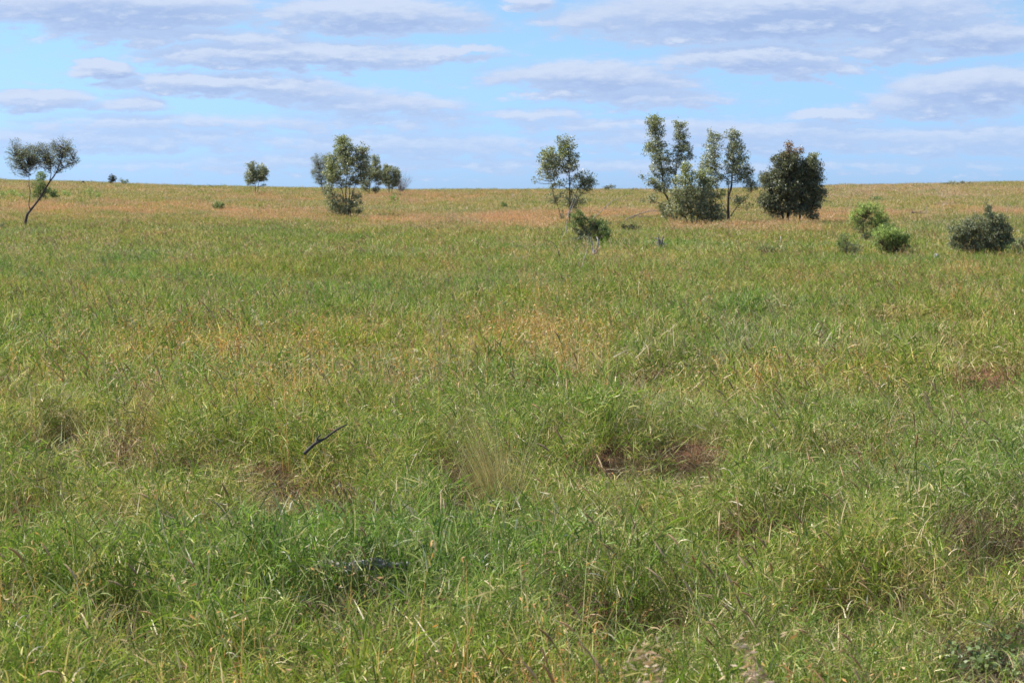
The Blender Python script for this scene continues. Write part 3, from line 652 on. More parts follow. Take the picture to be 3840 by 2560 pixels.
# --- bushes
tree('green_bush', 'half dead green bush with bare brown stems just behind the forked white stump', 'bush', (2205, 905), fanned(2205, 905, [(2165, 815), (2190, 820), (2220, 840), (2250, 860), (2150, 850), (2270, 880), (2240, 850), (2185, 850), (2165, 870), (2260, 900)]),
     [(2172, 812, 26, 20, 1.1, 'b'), (2160, 835, 22, 22, .8, 'b'), (2215, 835, 28, 20, 1, 'b'), (2250, 846, 28, 20, 1.3, 'b'), (2262, 872, 28, 24, 1.3, 'b'), (2205, 860, 34, 18, .6, 'o'), (2272, 895, 20, 14, 1, 'b'), (2150, 865, 14, 14, .5, 'o'), (2190, 885, 44, 20, .7, 'o'), (2245, 900, 34, 16, .9, 'b'), (2160, 900, 26, 14, .6, 'o')],
     leaf=.06, aspect=.35, rc=.075, per=26, dens=.95, r0=.014, bark=(.20, .13, .09), mat=M_FINE, twig=.006, spread=.5, crown='foliage', flare=1)
tree('green_bush', 'round headed bright green bush on a thin crooked stem at right', 'bush', (3262, 905), [[(3262, 905), (3240, 872), (3238, 840), (3255, 800)], [(3268, 905), (3290, 850), (3300, 800)], [(3275, 905), (3300, 880), (3320, 850)]],
     [(3258, 780, 34, 20, 1.1, 'Y'), (3225, 800, 28, 18, .9, 'Y'), (3200, 822, 22, 16, .8, 'Y'), (3298, 812, 26, 26, 1.0, 'Y'), (3322, 842, 16, 18, .8, 'b'), (3218, 845, 22, 14, .7, 'b'), (3270, 838, 26, 20, .6, 'b'),
      (3292, 872, 28, 20, .8, 'Y'), (3312, 900, 26, 22, .9, 'b'), (3262, 895, 26, 20, .6, 'b'), (3238, 880, 18, 14, .4, 'o')],
     grow=1.17, leaf=.06, aspect=.3, rc=.08, per=28, dens=1.1, r0=.018, mat=M_FINE, twig=.006, spread=.5, crown='foliage', flare=1)
tree('green_bush', 'low spreading green bush at the right foot of the round headed bush', 'bush', (3340, 945), fanned(3340, 945, [(3360, 880), (3330, 900), (3390, 905), (3310, 915)]),
     [(3355, 882, 34, 20, 1, 'Y'), (3312, 872, 32, 26, 1, 'Y'), (3335, 850, 18, 18, .8, 'b'), (3385, 885, 26, 18, .9, 'b'), (3375, 905, 32, 22, 1, 'Y'), (3325, 915, 36, 24, 1, 'b'), (3360, 930, 42, 14, .8, 'o'), (3300, 890, 20, 20, .7, 'b')], grow=1.17, leaf=.06, aspect=.3, rc=.08, per=28, dens=1.1, r0=.014, mat=M_FINE, twig=.005, spread=.5, crown='foliage', flare=1)
tree('green_bush', 'small ragged green bush at the left foot of the round headed bush', 'bush', (3180, 950), fanned(3180, 950, [(3165, 890), (3150, 910), (3200, 925), (3215, 935)]),
     [(3170, 893, 18, 14, .9, 'b'), (3155, 918, 18, 16, .9, 'b'), (3195, 925, 26, 14, .8, 'o'), (3180, 938, 34, 10, .8, 'b'), (3215, 935, 18, 10, .7, 'o')], grow=1.17, leaf=.05, aspect=.3, rc=.07, per=22, r0=.014, mat=M_FINE, twig=.005, spread=.4, crown='foliage', flare=1)
tree('olive_bush', 'wide dark olive bush with one shoot sticking up at far right', 'bush', (3690, 948), fanned(3690, 948, [(3600, 860), (3640, 830), (3680, 810), (3708, 780), (3740, 820), (3780, 850), (3620, 900), (3770, 900), (3700, 850), (3660, 860), (3730, 860)]),
     [(3630, 832, 14, 9, .8, 'o'), (3650, 850, 46, 20, 1, 'o'), (3715, 830, 46, 28, 1.15, 'o'), (3706, 780, 7, 20, 1.6, 'o'), (3716, 802, 12, 10, .9, 'o'), (3765, 815, 16, 12, .6, 'o'), (3655, 805, 12, 12, .6, 'o'), (3575, 850, 16, 14, .6, 'o'), (3600, 875, 40, 26, 1.1, 'o'), (3690, 870, 70, 34, 1.2, 'o'), (3760, 860, 34, 28, 1.1, 'o'), (3790, 892, 16, 20, .9, 'o'), (3590, 910, 34, 22, 1, 'o'), (3660, 915, 60, 20, .8, 'o'), (3745, 910, 46, 28, 1.1, 'o')],
     leaf=.055, aspect=.42, rc=.08, per=26, dens=1.1, r0=.016, mat=M_FINE, twig=.006, spread=.6, bark=(.22, .15, .1), crown='foliage', flare=1)
tree('olive_bush', 'small low olive bush at the right edge beside the wide olive bush', 'bush', (3828, 942), fanned(3828, 942, [(3810, 920), (3840, 900)]), [(3815, 925, 20, 12, 1, 'o'), (3838, 905, 16, 20, 1, 'o'), (3860, 920, 22, 18, 1, 'o')], leaf=.05, aspect=.42, rc=.07, per=20, r0=.012, mat=M_FINE, spread=.3, crown='foliage', flare=1)
tree('low_shrub', 'flat green shrub around the little grey stump between the eucalypts and the bright bushes', 'shrub', (2890, 950), fanned(2890, 950, [(2850, 925), (2890, 918), (2925, 930)]), [(2865, 928, 30, 8, .9, 'b'), (2905, 930, 34, 10, 1, 'b'), (2940, 940, 22, 8, .8, 'b')], leaf=.05, aspect=.35, rc=.07, per=18, r0=.01, mat=M_FINE, spread=.4, crown='foliage', flare=1)
tree('low_shrub', 'dark twiggy ground shrub below the curved fallen branches', 'shrub', (2365, 860), fanned(2365, 860, [(2345, 846), (2385, 846)]), [(2350, 848, 16, 7, 1, 'd'), (2378, 850, 17, 7, 1, 'd')], leaf=.07, aspect=.35, rc=.09, per=18, r0=.012, mat=M_FINE, spread=.3, crown='foliage', flare=1)
tree('low_shrub', 'tiny dark green shrub beside rusty grass left of the airy eucalyptus', 'shrub', (1888, 777), fanned(1888, 777, [(1888, 765)]), [(1890, 768, 11, 9, 1.1, 'b')], leaf=.1, rc=.13, per=18, r0=.012, mat=M_FINE, spread=.2, crown='foliage', flare=1)
tree('low_shrub', 'dark green shrub cut by the left picture edge at the foot of the slope', 'shrub', (4, 858), fanned(4, 858, [(-10, 835), (15, 840)]), [(0, 843, 18, 11, 1, 'o'), (25, 850, 12, 6, .7, 'o')], leaf=.07, aspect=.35, rc=.09, per=18, r0=.012, mat=M_FINE, spread=.3, crown='foliage', flare=1)
tree('low_shrub', 'blue green low shrub on the slope above the round headed bush', 'shrub', (3290, 752), fanned(3290, 752, [(3280, 744)]), [(3285, 744, 22, 6, .8, 'b'), (3315, 748, 16, 4, .6, 'b')], leaf=.12, rc=.16, per=16, r0=.012, mat=M_FINE, spread=.3, crown='foliage', flare=1)
tree('distant_tree', 'small flat topped grey tree on the skyline between the two eucalyptus groups', 'tree', (2285, 716), [[(2285, 716), (2284, 708), (2290, 700)]], [(2278, 703, 11, 5, 1, 'G'), (2295, 699, 11, 4, 1, 'G')], leaf=.16, rc=.2, per=20, r0=.04, spread=.2)
tree('distant_shrub', 'tiny grey shrub on the skyline left of the tallest eucalyptus', 'shrub', (2386, 717), fanned(2386, 717, [(2386, 711)]), [(2386, 711, 14, 3.5, 1, 'G')], leaf=.14, rc=.16, per=16, r0=.02, spread=.2)
tree('distant_shrub', 'long low green shrub along the skyline at far right', 'shrub', (3600, 692), fanned(3600, 692, [(3590, 684)]), [(3560, 689, 30, 3.5, 1, 'o'), (3610, 687, 34, 3.5, 1, 'o')], leaf=.16, rc=.22, per=16, r0=.02, spread=.2)

# --- dead wood
def dead(name, label, cat, base, branches, r=.02, col=(.32, .29, .27), part='branch', group=None, dys=None, mat=None):
    """branches: photo polylines; each becomes a part"""
    o = place(name, label, cat, *base, group)
    for i, st in enumerate(branches):
        rr = r if i == 0 else r * .6
        dy = (dys[i] if dys else 0 if i == 0 else rng.uniform(-.15, .15))
        pts = np.array([loc(o, p[0], p[1], dy * k / max(1, len(st) - 1)) for k, p in enumerate(st)])
        if i == 0 and pts[0][2] > .03: pts = np.vstack([[pts[0][0] - .02, 0, 0], pts])
        L = smooth_line(pts, 5) + rng.normal(0, rr * .18, ((len(pts) - 1) * 5 + 1 if len(pts) > 2 else 6, 3))
        mb = MB(); tube(mb, L, rr * np.linspace(1, .22, len(L)) * rng.uniform(.9, 1.1, len(L)), np.array(col) * rng.uniform(.85, 1.15), 7); mb.build(part, mat or M_DEAD, o)
    return o
dead('dead_branch', 'pale bare sapling stick rising across the front of the airy eucalyptus', 'branch', (2124, 875),
     [[(2124, 870), (2128, 820), (2150, 745), (2160, 725)], [(2136, 800), (2155, 760), (2170, 735)], [(2128, 820), (2132, 790), (2140, 770)]], .018, (.36, .32, .30))
dead('dead_branch', 'thin upright dark stem at the right side of the airy eucalyptus', 'branch', (2214, 830), [[(2214, 830), (2211, 790), (2210, 745)], [(2212, 800), (2220, 770)]], .014, (.20, .17, .15))
dead('dead_branch', 'long pale branch slanting up to the right from behind the green bush', 'branch', (2222, 825), [[(2222, 822), (2260, 788), (2300, 752), (2362, 730)], [(2265, 783), (2274, 770), (2279, 763)], [(2250, 797), (2230, 790), (2215, 796)]], .026, (.34, .30, .28))
dead('fallen_branch', 'grey curved fallen branches arching over rusty grass left of the yellow topped eucalyptus', 'branch', (2345, 828),
     [[(2345, 826), (2385, 806), (2430, 794), (2480, 790)], [(2360, 822), (2400, 802), (2440, 789), (2475, 792)], [(2390, 812), (2430, 812), (2465, 822)]], .03, (.30, .26, .25))
dead('dead_branch', 'bent dark twig standing in the grass left of the forked white stump', 'branch', (2100, 978), [[(2100, 975), (2094, 945), (2082, 918), (2058, 902), (2040, 905)], [(2084, 922), (2074, 925)]], .012, (.12, .10, .09))
dead('dead_branch', 'short dark knobbly twig just left of the green bush', 'branch', (2110, 882), [[(2110, 880), (2111, 868), (2103, 858), (2098, 852)], [(2110, 866), (2106, 872)]], .014, (.12, .10, .09))
dead('dead_branch', 'low arched dark twig left of the bent dark twig', 'branch', (1960, 925), [[(1895, 932), (1920, 922), (1955, 922)], [(1925, 922), (1945, 928)]], .009, (.16, .13, .11))
dead('dead_branch', 'slender pale stick leaning in front of the forked white stump', 'branch', (2186, 990), [[(2186, 985), (2200, 945), (2206, 905), (2209, 875)], [(2200, 940), (2206, 925)]], .010, (.48, .43, .36))
dead('dead_branch', 'short pale stick left of the slender leaning one', 'branch', (2172, 990), [[(2172, 985), (2173, 960), (2184, 925)], [(2174, 955), (2180, 945)]], .008, (.44, .39, .33))
dead('fallen_branch', 'dead leaning branch on the skyline left of the lone small eucalyptus', 'branch', (800, 706), [[(800, 703), (785, 694), (775, 690)]], .06, (.17, .15, .15))
dead('dead_stalk', 'thin white upright stick near the skyline left of the airy eucalyptus', 'stalk', (1922, 748), [[(1922, 746), (1921, 730), (1919, 716)]], .03, (.55, .5, .44))
dead('dead_stalk', 'thin white stick close left of the airy eucalyptus trunks', 'stalk', (2015, 745), [[(2015, 744), (2015, 734)]], .028, (.55, .5, .44))
dead('dead_stalk', 'pale dead stick in the grass near the middle left, beside slanted twig', 'stalk', (328, 918), [[(328, 915), (327, 895), (330, 875)], [(327, 898), (323, 888)]], .009, (.50, .47, .42))
dead('dead_branch', 'slanted thin pale twig in the left middle grass', 'branch', (410, 940), [[(412, 940), (435, 912), (458, 900)], [(436, 912), (444, 902)]], .009, (.36, .33, .26))
dead('dead_stalk', 'pale upright dead branch rising from the brown log pile', 'stalk', (3475, 808), [[(3475, 806), (3474, 780), (3477, 758)], [(3475, 782), (3482, 772)], [(3474, 790), (3462, 798), (3440, 800)], [(3477, 796), (3492, 790)]], .018, (.50, .44, .38))
dead('fallen_log', 'reddish brown broken log lying in the grass behind the bright bushes', 'log', (3445, 808), [[(3415, 800), (3440, 797), (3470, 799)], [(3425, 800), (3418, 787), (3424, 785)], [(3450, 797), (3458, 790)], [(3435, 803), (3465, 803)]], .05, (.20, .12, .11), part='limb')
dead('fallen_log', 'short dark log lying right of the dense dark eucalyptus', 'log', (3112, 762), [[(3085, 755), (3100, 754), (3120, 757)], [(3100, 754), (3108, 760)]], .06, (.13, .11, .10), part='limb')
dead('dead_stalk', 'pale forked dead stick near the right edge below the skyline', 'stalk', (3778, 795), [[(3776, 795), (3778, 775), (3780, 757)], [(3778, 776), (3788, 768), (3790, 778)]], .018, (.48, .46, .42))
dead('dead_stalk', 'short dark post like stick near the right edge below the skyline', 'stalk', (3812, 782), [[(3811, 782), (3813, 768)]], .03, (.14, .12, .11))
dead('dead_branch', 'white bleached branch lying beside the rusty tussock at upper right', 'branch', (3545, 772), [[(3535, 770), (3550, 766), (3558, 767)]], .02, (.60, .55, .48))
dead('dead_branch', 'short pale curled twigs in the grass right of the dense dark eucalyptus', 'branch', (3105, 815), [[(3102, 812), (3108, 806), (3112, 803)], [(3118, 785), (3121, 782)]], .014, (.55, .5, .42))
# twigs sprouting low on the acacia trunk
dead('dead_branch', 'cluster of thin dead twigs poking right from the foot of the leaning acacia', 'branch', (102, 838), [[(100, 836), (130, 822), (155, 812)], [(120, 790), (140, 785), (158, 778)], [(108, 806), (130, 802), (148, 796)], [(96, 820), (84, 808), (88, 795)], [(150, 745), (190, 728), (232, 706)]], .012, (.14, .12, .11))

def blob_rock(name, label, cat, px, py, sx, sy, sz, col):
    o = place(name, label, cat, px, py); bpy.data.objects.remove(o)
    d = depth_of(px, py); x = (px - 1920) / F * d
    import bmesh
    bm = bmesh.new(); bmesh.ops.create_icosphere(bm, subdivisions=3, radius=1)
    from mathutils import noise
    for v in bm.verts:
        k = 1 + .35 * noise.noise(v.co * 1.7 + Vector((px, 0, 0))) + .12 * noise.noise(v.co * 5)
        v.co = Vector((v.co.x * sx * k, v.co.y * sy * k, v.co.z * sz * k))
    me = bpy.data.meshes.new(name); bm.to_mesh(me); bm.free()
    at = me.color_attributes.new('tone', 'FLOAT_COLOR', 'POINT')
    for e in at.data: e.color = (*col, 1)
    me.materials.append(M_DEAD); ob = bpy.data.objects.new(name, me); COL.objects.link(ob)
    ob.location = (x, d, float(canopy(x, d)) + sz * .05); ob['label'] = label; ob['category'] = cat
    return ob
blob_rock('dark_mound', 'black burnt looking lump on the skyline just right of the acacia', 'mound', 311, 688, .25, .25, .30, (.03, .025, .025))
blob_rock('grey_stone', 'small pale grey stone in the grass left of the wide olive bush', 'stone', 3511, 962, .05, .05, .07, (.34, .33, .31))

# forked stump
def stump(name, label, px, py, prongs, body, r, col, part='prong'):
    o = place(name, label, 'stump', px, py)
    for i, st in enumerate(prongs):
        pts = np.array([loc(o, *p) for p in st]); pts[0][2] = min(pts[0][2], .1)
        L = smooth_line(pts, 6); t = np.linspace(0, 1, len(L)); mb = MB()
        R = r * (1 - .5 * t) * (1 + .15 * np.sin(t * 13 + i)) ; L[:, 1] += .05 * np.sin(t * 5 + i * 2)
        tube(mb, L + rng.normal(0, r * .06, L.shape), R, np.array(col) * rng.uniform(.85, 1.15), 10); mb.build(part, M_DEAD, o)
    mb = MB(); L = smooth_line([loc(o, px, py + 22), loc(o, px, py + 5), loc(o, px, py - body)], 5)
    tube(mb, L, np.linspace(r * 2.2, r * 1.3, len(L)) * rng.uniform(.88, 1.12, len(L)), np.array(col) * .85, 12); mb.build('base', M_DEAD, o)
    return o
stump('tree_stump', 'weathered grey stump with two white upright prongs in front of the green bush', 2229, 940, [[(2226, 935), (2220, 912), (2214, 890)], [(2234, 935), (2242, 912), (2239, 888)]], 2, .030, (.36, .33, .31))
stump('tree_stump', 'dark spiky stump in open grass right of the forked white stump', 2488, 925, [[(2484, 925), (2484, 905), (2487, 884)], [(2485, 922), (2476, 905), (2455, 892)], [(2490, 922), (2500, 915)], [(2480, 920), (2470, 900), (2468, 886)], [(2478, 918), (2462, 905)]], 12, .026, (.20, .18, .175), part='spike')
stump('tree_stump', 'little grey stump poking out of the flat green shrub', 2926, 918, [[(2924, 918), (2917, 910)], [(2927, 918), (2928, 900), (2928, 887)]], 8, .018, (.34, .32, .30), part='spike')

# near branches
def near_branch(name, label, base, lines, radii, col, cat='branch'):
    o = place(name, label, cat, *base)
    for i, (st, rr) in enumerate(zip(lines, radii)):
        pts = np.array([loc(o, p[0], p[1], p[2] if len(p) > 2 else 0) for p in st])
        L = smooth_line(pts, 7); mb = MB(); t = np.linspace(0, 1, len(L))
        tube(mb, L + rng.normal(0, rr * .05, L.shape), rr * (1 - .6 * t) * rng.uniform(.85, 1.15, len(L)), np.array(col) * rng.uniform(.9, 1.1), 9); mb.build('limb', M_DEAD, o)
    return o
near_branch('fallen_branch', 'dark crooked stick lifting out of the near grass left of centre', (1190, 1690), [[(1140, 1700), (1185, 1660), (1215, 1645), (1260, 1612), (1302, 1590)], [(1188, 1660), (1192, 1640), (1204, 1628)]], [.011, .008], (.075, .065, .058))
near_branch('fallen_log', 'grey weathered log half buried in near grass below the middle', (1400, 2010), [[(1170, 2128, .1), (1230, 2114, .05), (1300, 2122, .02), (1370, 2110), (1430, 2118), (1530, 2112, -.05)], [(1375, 2112), (1400, 2098), (1440, 2106), (1460, 2096)], [(1300, 2120), (1330, 2135), (1400, 2130)], [(1240, 2118), (1290, 2132), (1350, 2138)]], [.026, .016, .018, .012], (.30, .285, .27), 'log')

# --- special tufts
rng = np.random.default_rng(21)
def tuft(name, label, px, py, fn, cat='grass tuft', depth=None):
    o = place(name, label, cat, px, py, depth=depth); fn(o); return o
def lines_tuft(o, n, rad, L, w, mix, th, kap, segs=6, lean=None, part='blades', m=None, lift=0):
    mb = MB(); b = disc(n, rad); b[:, 2] += lift; az = rng.uniform(0, 6.28, n)
    if lean is not None: az = np.where(rng.random(n) < .65, lean + rng.normal(0, .5, n), az)
    ribbons(mb, b, az, rng.uniform(*L, n), rng.uniform(*th, n), rng.uniform(*kap, n), rng.uniform(*w, n), pick(*mix, n), segs); mb.build(part, m or M_TUFT, o, smooth=False)
FINE = np.array([[.36, .32, .16], [.30, .27, .12], [.42, .34, .18]])
def f_centre(o):
    lines_tuft(o, 560, .10, (.46, .98), (.0012, .0030), ([FINE * 1.1, RUSTS, GREENS], [.74, .18, .08]), (.0, .42), (.05, .6), lean=math.pi, part='stalks')
    lines_tuft(o, 420, .12, (.22, .55), (.0015, .003), ([FINE, SHADED_THATCH], [.5, .5]), (.0, .5), (.05, .9), part='short_stalks')
    lines_tuft(o, 400, .22, (.12, .38), (.0015, .003), Tx, (.3, 1.3), (.2, 1.4), part='dead_leaves')
tuft('grass_tuft', 'tall feathery straw coloured tussock rising alone at the centre of the near field', 1890, 1735, f_centre)
def f_right(o):
    lines_tuft(o, 420, .28, (.30, .62), (.0018, .0035), ([GREENS * .8, STRAWS * .7], [.7, .3]), (.0, .45), (.05, .6), part='stalks')
tuft('grass_tuft', 'dark green wiry tussock beside the shaded dip near the right edge', 3500, 1900, f_right)
def f_dark(o):
    lines_tuft(o, 700, .42, (.25, .50), (.004, .009), ([GREENS * .8, GREENS], [.8, .2]), (.05, 1.1), (.3, 1.4))
    lines_tuft(o, 250, .45, (.10, .28), (.002, .004), Tx, (.3, 1.4), (.2, 1.4), part='dead_leaves')
tuft('grass_tuft', 'lush dark green clump with brown skirt at the right edge of the middle distance', 3690, 1335, f_dark)
def plume(o, h, n, spread, col=STRAWS, lift=0, size=.03):
    mb = MB(); S = MB()
    for i in range(n):
        az = math.pi + rng.normal(0, .5); th = rng.uniform(0, .25); k = rng.uniform(.4, 1.1); L = h * rng.uniform(.8, 1.05)
        P = [disc(1, .04)[0] + [0, 0, lift]]; d = np.array([math.cos(az), math.sin(az), 0])
        for s in range(8):
            a = th + k * s / 8; P.append(P[-1] + (d * math.sin(a) + np.array([0, 0, 1]) * math.cos(a)) * L / 8)
        P = np.array(P); tube(mb, P, np.linspace(.0022, .001, 9), col[0] * .9, 4, False)
        for q in range(spread):
            t = rng.uniform(5.5, 8); j = min(int(t), 7); p = P[j] + (P[j + 1] - P[j]) * (t - j)
            e = p + (d * .5 + rng.normal(0, .5, 3) + np.array([0, 0, .1])) * rng.uniform(.02, .06)
            tube(mb, np.array([p, (p + e) / 2, e]), [.0008, .0006, .0005], col[0], 3, False)
            k2 = 11; leaves(S, e + rng.normal(0, size * .6, (k2, 3)), size, .22, rng.normal(0, .5, (k2, 3)) + d + np.array([0, 0, -.3]), pick([col], [1.], k2))
    mb.build('stalk', M_TUFT, o); S.build('seed_plume', M_TUFT, o, smooth=False)
PALE = np.array([[.60, .54, .42], [.52, .44, .33], [.66, .60, .50]]); PINK = np.array([[.50, .35, .25], [.58, .44, .33], [.42, .26, .17]])
for px, py, lb in [(840, 1140, 'pale plumed grass stalk standing higher than the grass at upper left, topmost of the plumes'), (1030, 1230, 'pale plumed stalk right of the topmost plume, in the orange stems')]:
    tuft('plumed_stalk', lb, px, py, lambda o: plume(o, .80, 2, 9, PALE, size=.02), 'grass stalk')
for px, py, h, n, lb in [(3120, 2600, 1.13, 6, 'drooping pinkish seed plume cluster close to the camera at the bottom right of the middle'), (3520, 2580, 1.16, 5, 'pinkish brown drooping seed plumes near the bottom edge, right of the larger cluster'),
                         (3680, 2620, 1.06, 3, 'lowest pinkish plume at the bottom edge in front of the red soil')]:
    tuft('plumed_stalk', lb, px, py, lambda o: plume(o, h, n, 24, PINK, size=.022), 'grass stalk', depth=4.3)
# broadleaf weeds in the bottom right corner
def weed(o, n, r):
    mb = MB(); S = MB()
    for i in range(n):
        a = rng.uniform(0, 6.28); rr = r * math.sqrt(rng.random()); e = np.array([math.cos(a) * rr, math.sin(a) * rr, rng.uniform(.03, .16)])
        tube(mb, smooth_line([[0, 0, 0], e * [.5, .5, 1.1], e], 3), np.linspace(.002, .001, 7), np.array([.14, .12, .06]), 4, False)
        k = 5; leaves(S, e + rng.normal(0, .018, (k, 3)), .027, .8, rng.normal(0, 1, (k, 3)) * [1, 1, .3], pick([np.array([[.16, .22, .075], [.12, .175, .06], [.20, .25, .10]])], [1.], k), fold=.1)
    mb.build('stems', M_TUFT, o); S.build('leaves', M_TUFT, o, smooth=False)
for px, py, lb in [(3560, 2545, 'broad leafed weed sprawling left of the bare red soil patch'), (3700, 2500, 'grey green broad leafed weed on the red soil, middle one of the corner'), (3790, 2440, 'broad leafed weed nearest the right edge above the red soil'), (3800, 2560, 'broad leafed weed in the bottom right corner of the field'),
                   (3420, 2230, 'pale round leafed weed among green blades above the dark dip'), (2640, 2500, 'small leafy weed low at the bottom near the pinkish plumes')]:
    tuft('leafy_weed', lb, px, py, lambda o: weed(o, 46, .15), 'weed', depth=(1.96 * F / (py - HY)) if px > 3500 else None)

# ------------------------------------------------------------------ sky, sun
SUN_AZ = math.radians(-72)   # measured from +Y (view direction), negative = to the left
SUN_EL = math.radians(48)
sd = Vector((math.sin(SUN_AZ) * math.cos(SUN_EL), math.cos(SUN_AZ) * math.cos(SUN_EL), math.sin(SUN_EL)))
sl = bpy.data.lights.new('sun', 'SUN'); sl.energy = 4.8; sl.angle = math.radians(.53); sl.color = (1, .95, .86)
so = bpy.data.objects.new('sun', sl); COL.objects.link(so); so.rotation_euler = sd.to_track_quat('Z', 'Y').to_euler(); so.location = sd * 50

def world():
    w = bpy.data.worlds.new('World'); scene.world = w; w.use_nodes = True; nt = w.node_tree; N = nt.nodes; K = nt.links; N.clear()
    out = N.new('ShaderNodeOutputWorld'); bg = N.new('ShaderNodeBackground'); bg.inputs['Strength'].default_value = .10
    sky = N.new('ShaderNodeTexSky'); sky.sky_type = 'NISHITA'; sky.sun_disc = False; sky.sun_elevation = SUN_EL; sky.sun_rotation = SUN_AZ
    sky.altitude = 300; sky.air_density = 1.0; sky.dust_density = .3; sky.ozone_density = 2.0
    def M(op, a, b=None, c=None, clamp=False):
        n = N.new('ShaderNodeMath'); n.operation = op; n.use_clamp = clamp
        for i, v in enumerate((a, b, c)):
            if v is None: continue
            if isinstance(v, (int, float)): n.inputs[i].default_value = v
            else: K.new(v, n.inputs[i])
        return n.outputs[0]
    tc = N.new('ShaderNodeTexCoord'); sp = N.new('ShaderNodeSeparateXYZ'); K.new(tc.outputs['Generated'], sp.inputs[0])
    az = M('ARCTAN2', sp.outputs[0], sp.outputs[1]); el = M('ARCSINE', sp.outputs[2])
    A = M('MULTIPLY', az, 10.0); E = M('MULTIPLY', el, 10.0)      # tenths of a radian
    # one photo pixel = 10/7165 of these units
    # cloud field: long flat banks. name, centre, half sizes
    banks = [(430, 55, 560, 85, 1), (1380, 70, 460, 68, 1), (760, 150, 520, 32, .75), (1130, 215, 600, 52, 1), (1650, 205, 230, 24, .8), (415, 275, 120, 40, 1.1), (860, 320, 420, 42, .95), (1160, 350, 340, 40, .8),
             (170, 392, 280, 38, .8), (540, 398, 140, 36, .7), (1440, 395, 360, 45, .75), (560, 465, 520, 34, .6), (1250, 470, 700, 45, .55), (1700, 440, 260, 24, .5), (2000, 8, 130, 32, .9),
             (2960, 75, 830, 100, 1.1), (2400, 70, 290, 60, .8), (2830, 225, 370, 46, .95), (2990, 275, 220, 36, .9), (3560, 165, 440, 64, 1), (3300, 215, 260, 40, .8), (2230, 300, 440, 66, .9), (2450, 375, 360, 40, .75), (2000, 430, 300, 26, .6),
             (3690, 350, 400, 80, 1), (3500, 400, 330, 60, .85), (3120, 445, 180, 34, .9), (2830, 520, 800, 60, .75), (3600, 540, 520, 60, .72), (400, 530, 700, 50, .7), (1500, 550, 700, 50, .72), (2300, 470, 500, 30, .6), (2000, 630, 2400, 34, .58), (1100, 600, 500, 22, .6), (3750, 2, 120, 12, .6)]
    def warp(dA, dE):
        cb = N.new('ShaderNodeCombineXYZ'); K.new(M('MULTIPLY', M('ADD', A, dA), 1.0), cb.inputs[0]); K.new(M('MULTIPLY', M('ADD', E, dE), 3.2), cb.inputs[1]); cb.inputs[2].default_value = 1.3
        return cb.outputs[0]
    def noise(vec, sc, det, rough=.6):
        n = N.new('ShaderNodeTexNoise'); n.inputs['Scale'].default_value = sc; n.inputs['Detail'].default_value = det; n.inputs['Roughness'].default_value = rough
        K.new(vec, n.inputs['Vector']); return n.outputs['Fac']
    def field(dA, dE):
        v = warp(dA, dE)
        w1 = M('SUBTRACT', noise(v, 1.6, 4), .5); w2 = M('SUBTRACT', noise(v, 5.5, 6, .62), .5)
        a = M('ADD', M('ADD', A, dA), M('MULTIPLY', w1, .55)); w3 = M('SUBTRACT', noise(v, 15, 5, .65), .5); e = M('ADD', M('ADD', E, dE), M('ADD', M('MULTIPLY', w2, .17), M('MULTIPLY', w1, .10)))
        acc = None
        for cx, cy, rx, ry, s in banks:
            ca = (cx - 1920) / F * 10; ce = (HY - cy) / F * 10; ra = rx / F * 10; re = ry * 1.12 / F * 10
            qa = M('MULTIPLY_ADD', a, 1 / ra, -ca / ra); qe = M('MULTIPLY_ADD', e, 1 / re, -ce / re)
            q = M('MULTIPLY_ADD', qa, qa, M('MULTIPLY', qe, qe)); d = M('MULTIPLY', M('EXPONENT', M('MULTIPLY', M('POWER', q, 1.5), -.9)), s)
            acc = d if acc is None else M('SMOOTH_MAX', acc, d, .25)
        # broken cloud over the rest of the sky, flattened by distance
        cb = N.new('ShaderNodeCombineXYZ'); zz = M('ADD', M('MAXIMUM', sp.outputs[2], 0), .06)
        K.new(M('DIVIDE', sp.outputs[0], zz), cb.inputs[0]); K.new(M('DIVIDE', sp.outputs[1], zz), cb.inputs[1])
        g = noise(cb.outputs[0], .9, 7, .6)
        out_ = M('MULTIPLY', M('SMOOTHSTEP' if False else 'SUBTRACT', g, .48), 1.6)
        base = M('ADD', acc, M('MULTIPLY', out_, .22))
        edge = M('ADD', base, M('ADD', M('MULTIPLY', w2, .95), M('MULTIPLY', w3, .32)))
        lift = M('MULTIPLY', M('GREATER_THAN', el, .11), M('MULTIPLY', out_, 2.0))
        return M('ADD', edge, lift), w1, w2
    f0, w1, w2 = field(0, 0); f1, _, _ = field(-.035, .045)
    def ss(x, a, b):
        n = N.new('ShaderNodeMapRange'); n.interpolation_type = 'SMOOTHSTEP'; n.inputs[1].default_value = a; n.inputs[2].default_value = b; K.new(x, n.inputs[0]); return n.outputs[0]
    mask = ss(f0, .17, .62)
    lit = ss(M('SUBTRACT', f0, f1), -.12, .45)          # tops and left ends catch the sun
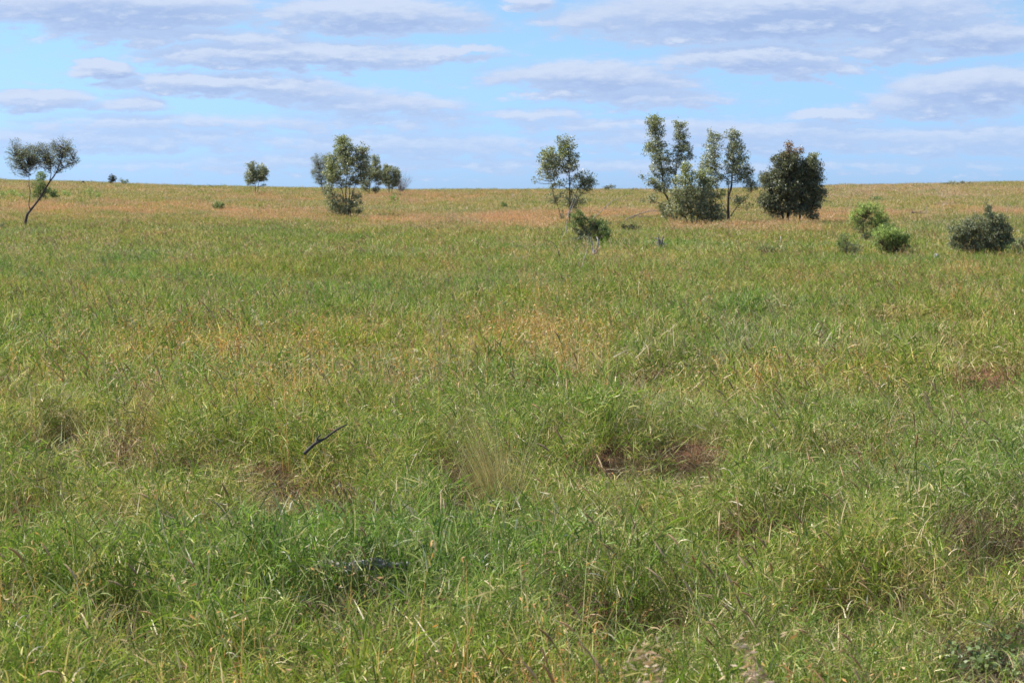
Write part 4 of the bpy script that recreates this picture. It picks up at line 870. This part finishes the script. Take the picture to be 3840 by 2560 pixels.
    thick = ss(f0, .45, 1.15)
    def RGB(c):
        n = N.new('ShaderNodeRGB'); n.outputs[0].default_value = (*c, 1); return n.outputs[0]
    def mix(f, a, b, mode='MIX'):
        n = N.new('ShaderNodeMix'); n.data_type = 'RGBA'; n.blend_type = mode
        if isinstance(f, float): n.inputs[0].default_value = f
        else: K.new(f, n.inputs[0])
        K.new(a, n.inputs[6]); K.new(b, n.inputs[7]); return n.outputs[2]
    tnt = mix(ss(E, 0.0, .98), RGB(TINT_LOW), RGB(TINT_HIGH)); tinted = mix(1.0, sky.outputs[0], tnt, 'MULTIPLY')
    body = mix(thick, RGB(CLOUD_MID), RGB(CLOUD_DARK)); cl = mix(lit, body, RGB(CLOUD_LIT))
    # thinner towards the horizon
    fade = ss(E, -.05, .55); m2 = M('MULTIPLY', mask, M('MULTIPLY_ADD', fade, .34, .6))
    c = mix(m2, tinted, cl)
    K.new(c, bg.inputs[0]); K.new(bg.outputs[0], out.inputs[0])
TINT_LOW = (.31, .505, 1.02); TINT_HIGH = (.435, .56, .74); CLOUD_MID = (2.35, 3.0, 4.3); CLOUD_DARK = (1.82, 2.45, 3.85); CLOUD_LIT = (3.15, 3.6, 4.5)
world()

# ------------------------------------------------------------------ camera
cd = bpy.data.cameras.new('camera'); cam = bpy.data.objects.new('camera', cd); COL.objects.link(cam); scene.camera = cam
cam.location = (0, 0, EYE); cam.rotation_euler = (math.radians(90), 0, 0)
cd.sensor_width = 22.3; cd.lens = 22.3 * F / 3840; cd.shift_y = -(1280 - HY) / 3840; cd.clip_start = .1; cd.clip_end = 8000
cd.dof.use_dof = True; cd.dof.focus_distance = 13; cd.dof.aperture_fstop = 5.6
scene.render.engine = 'CYCLES'
scene.view_settings.view_transform = 'Standard'; scene.view_settings.look = 'None'; scene.view_settings.gamma = 1; scene.view_settings.exposure = 1.06
scene.cycles.max_bounces = 5; scene.cycles.diffuse_bounces = 3; scene.cycles.transmission_bounces = 4; scene.cycles.glossy_bounces = 2
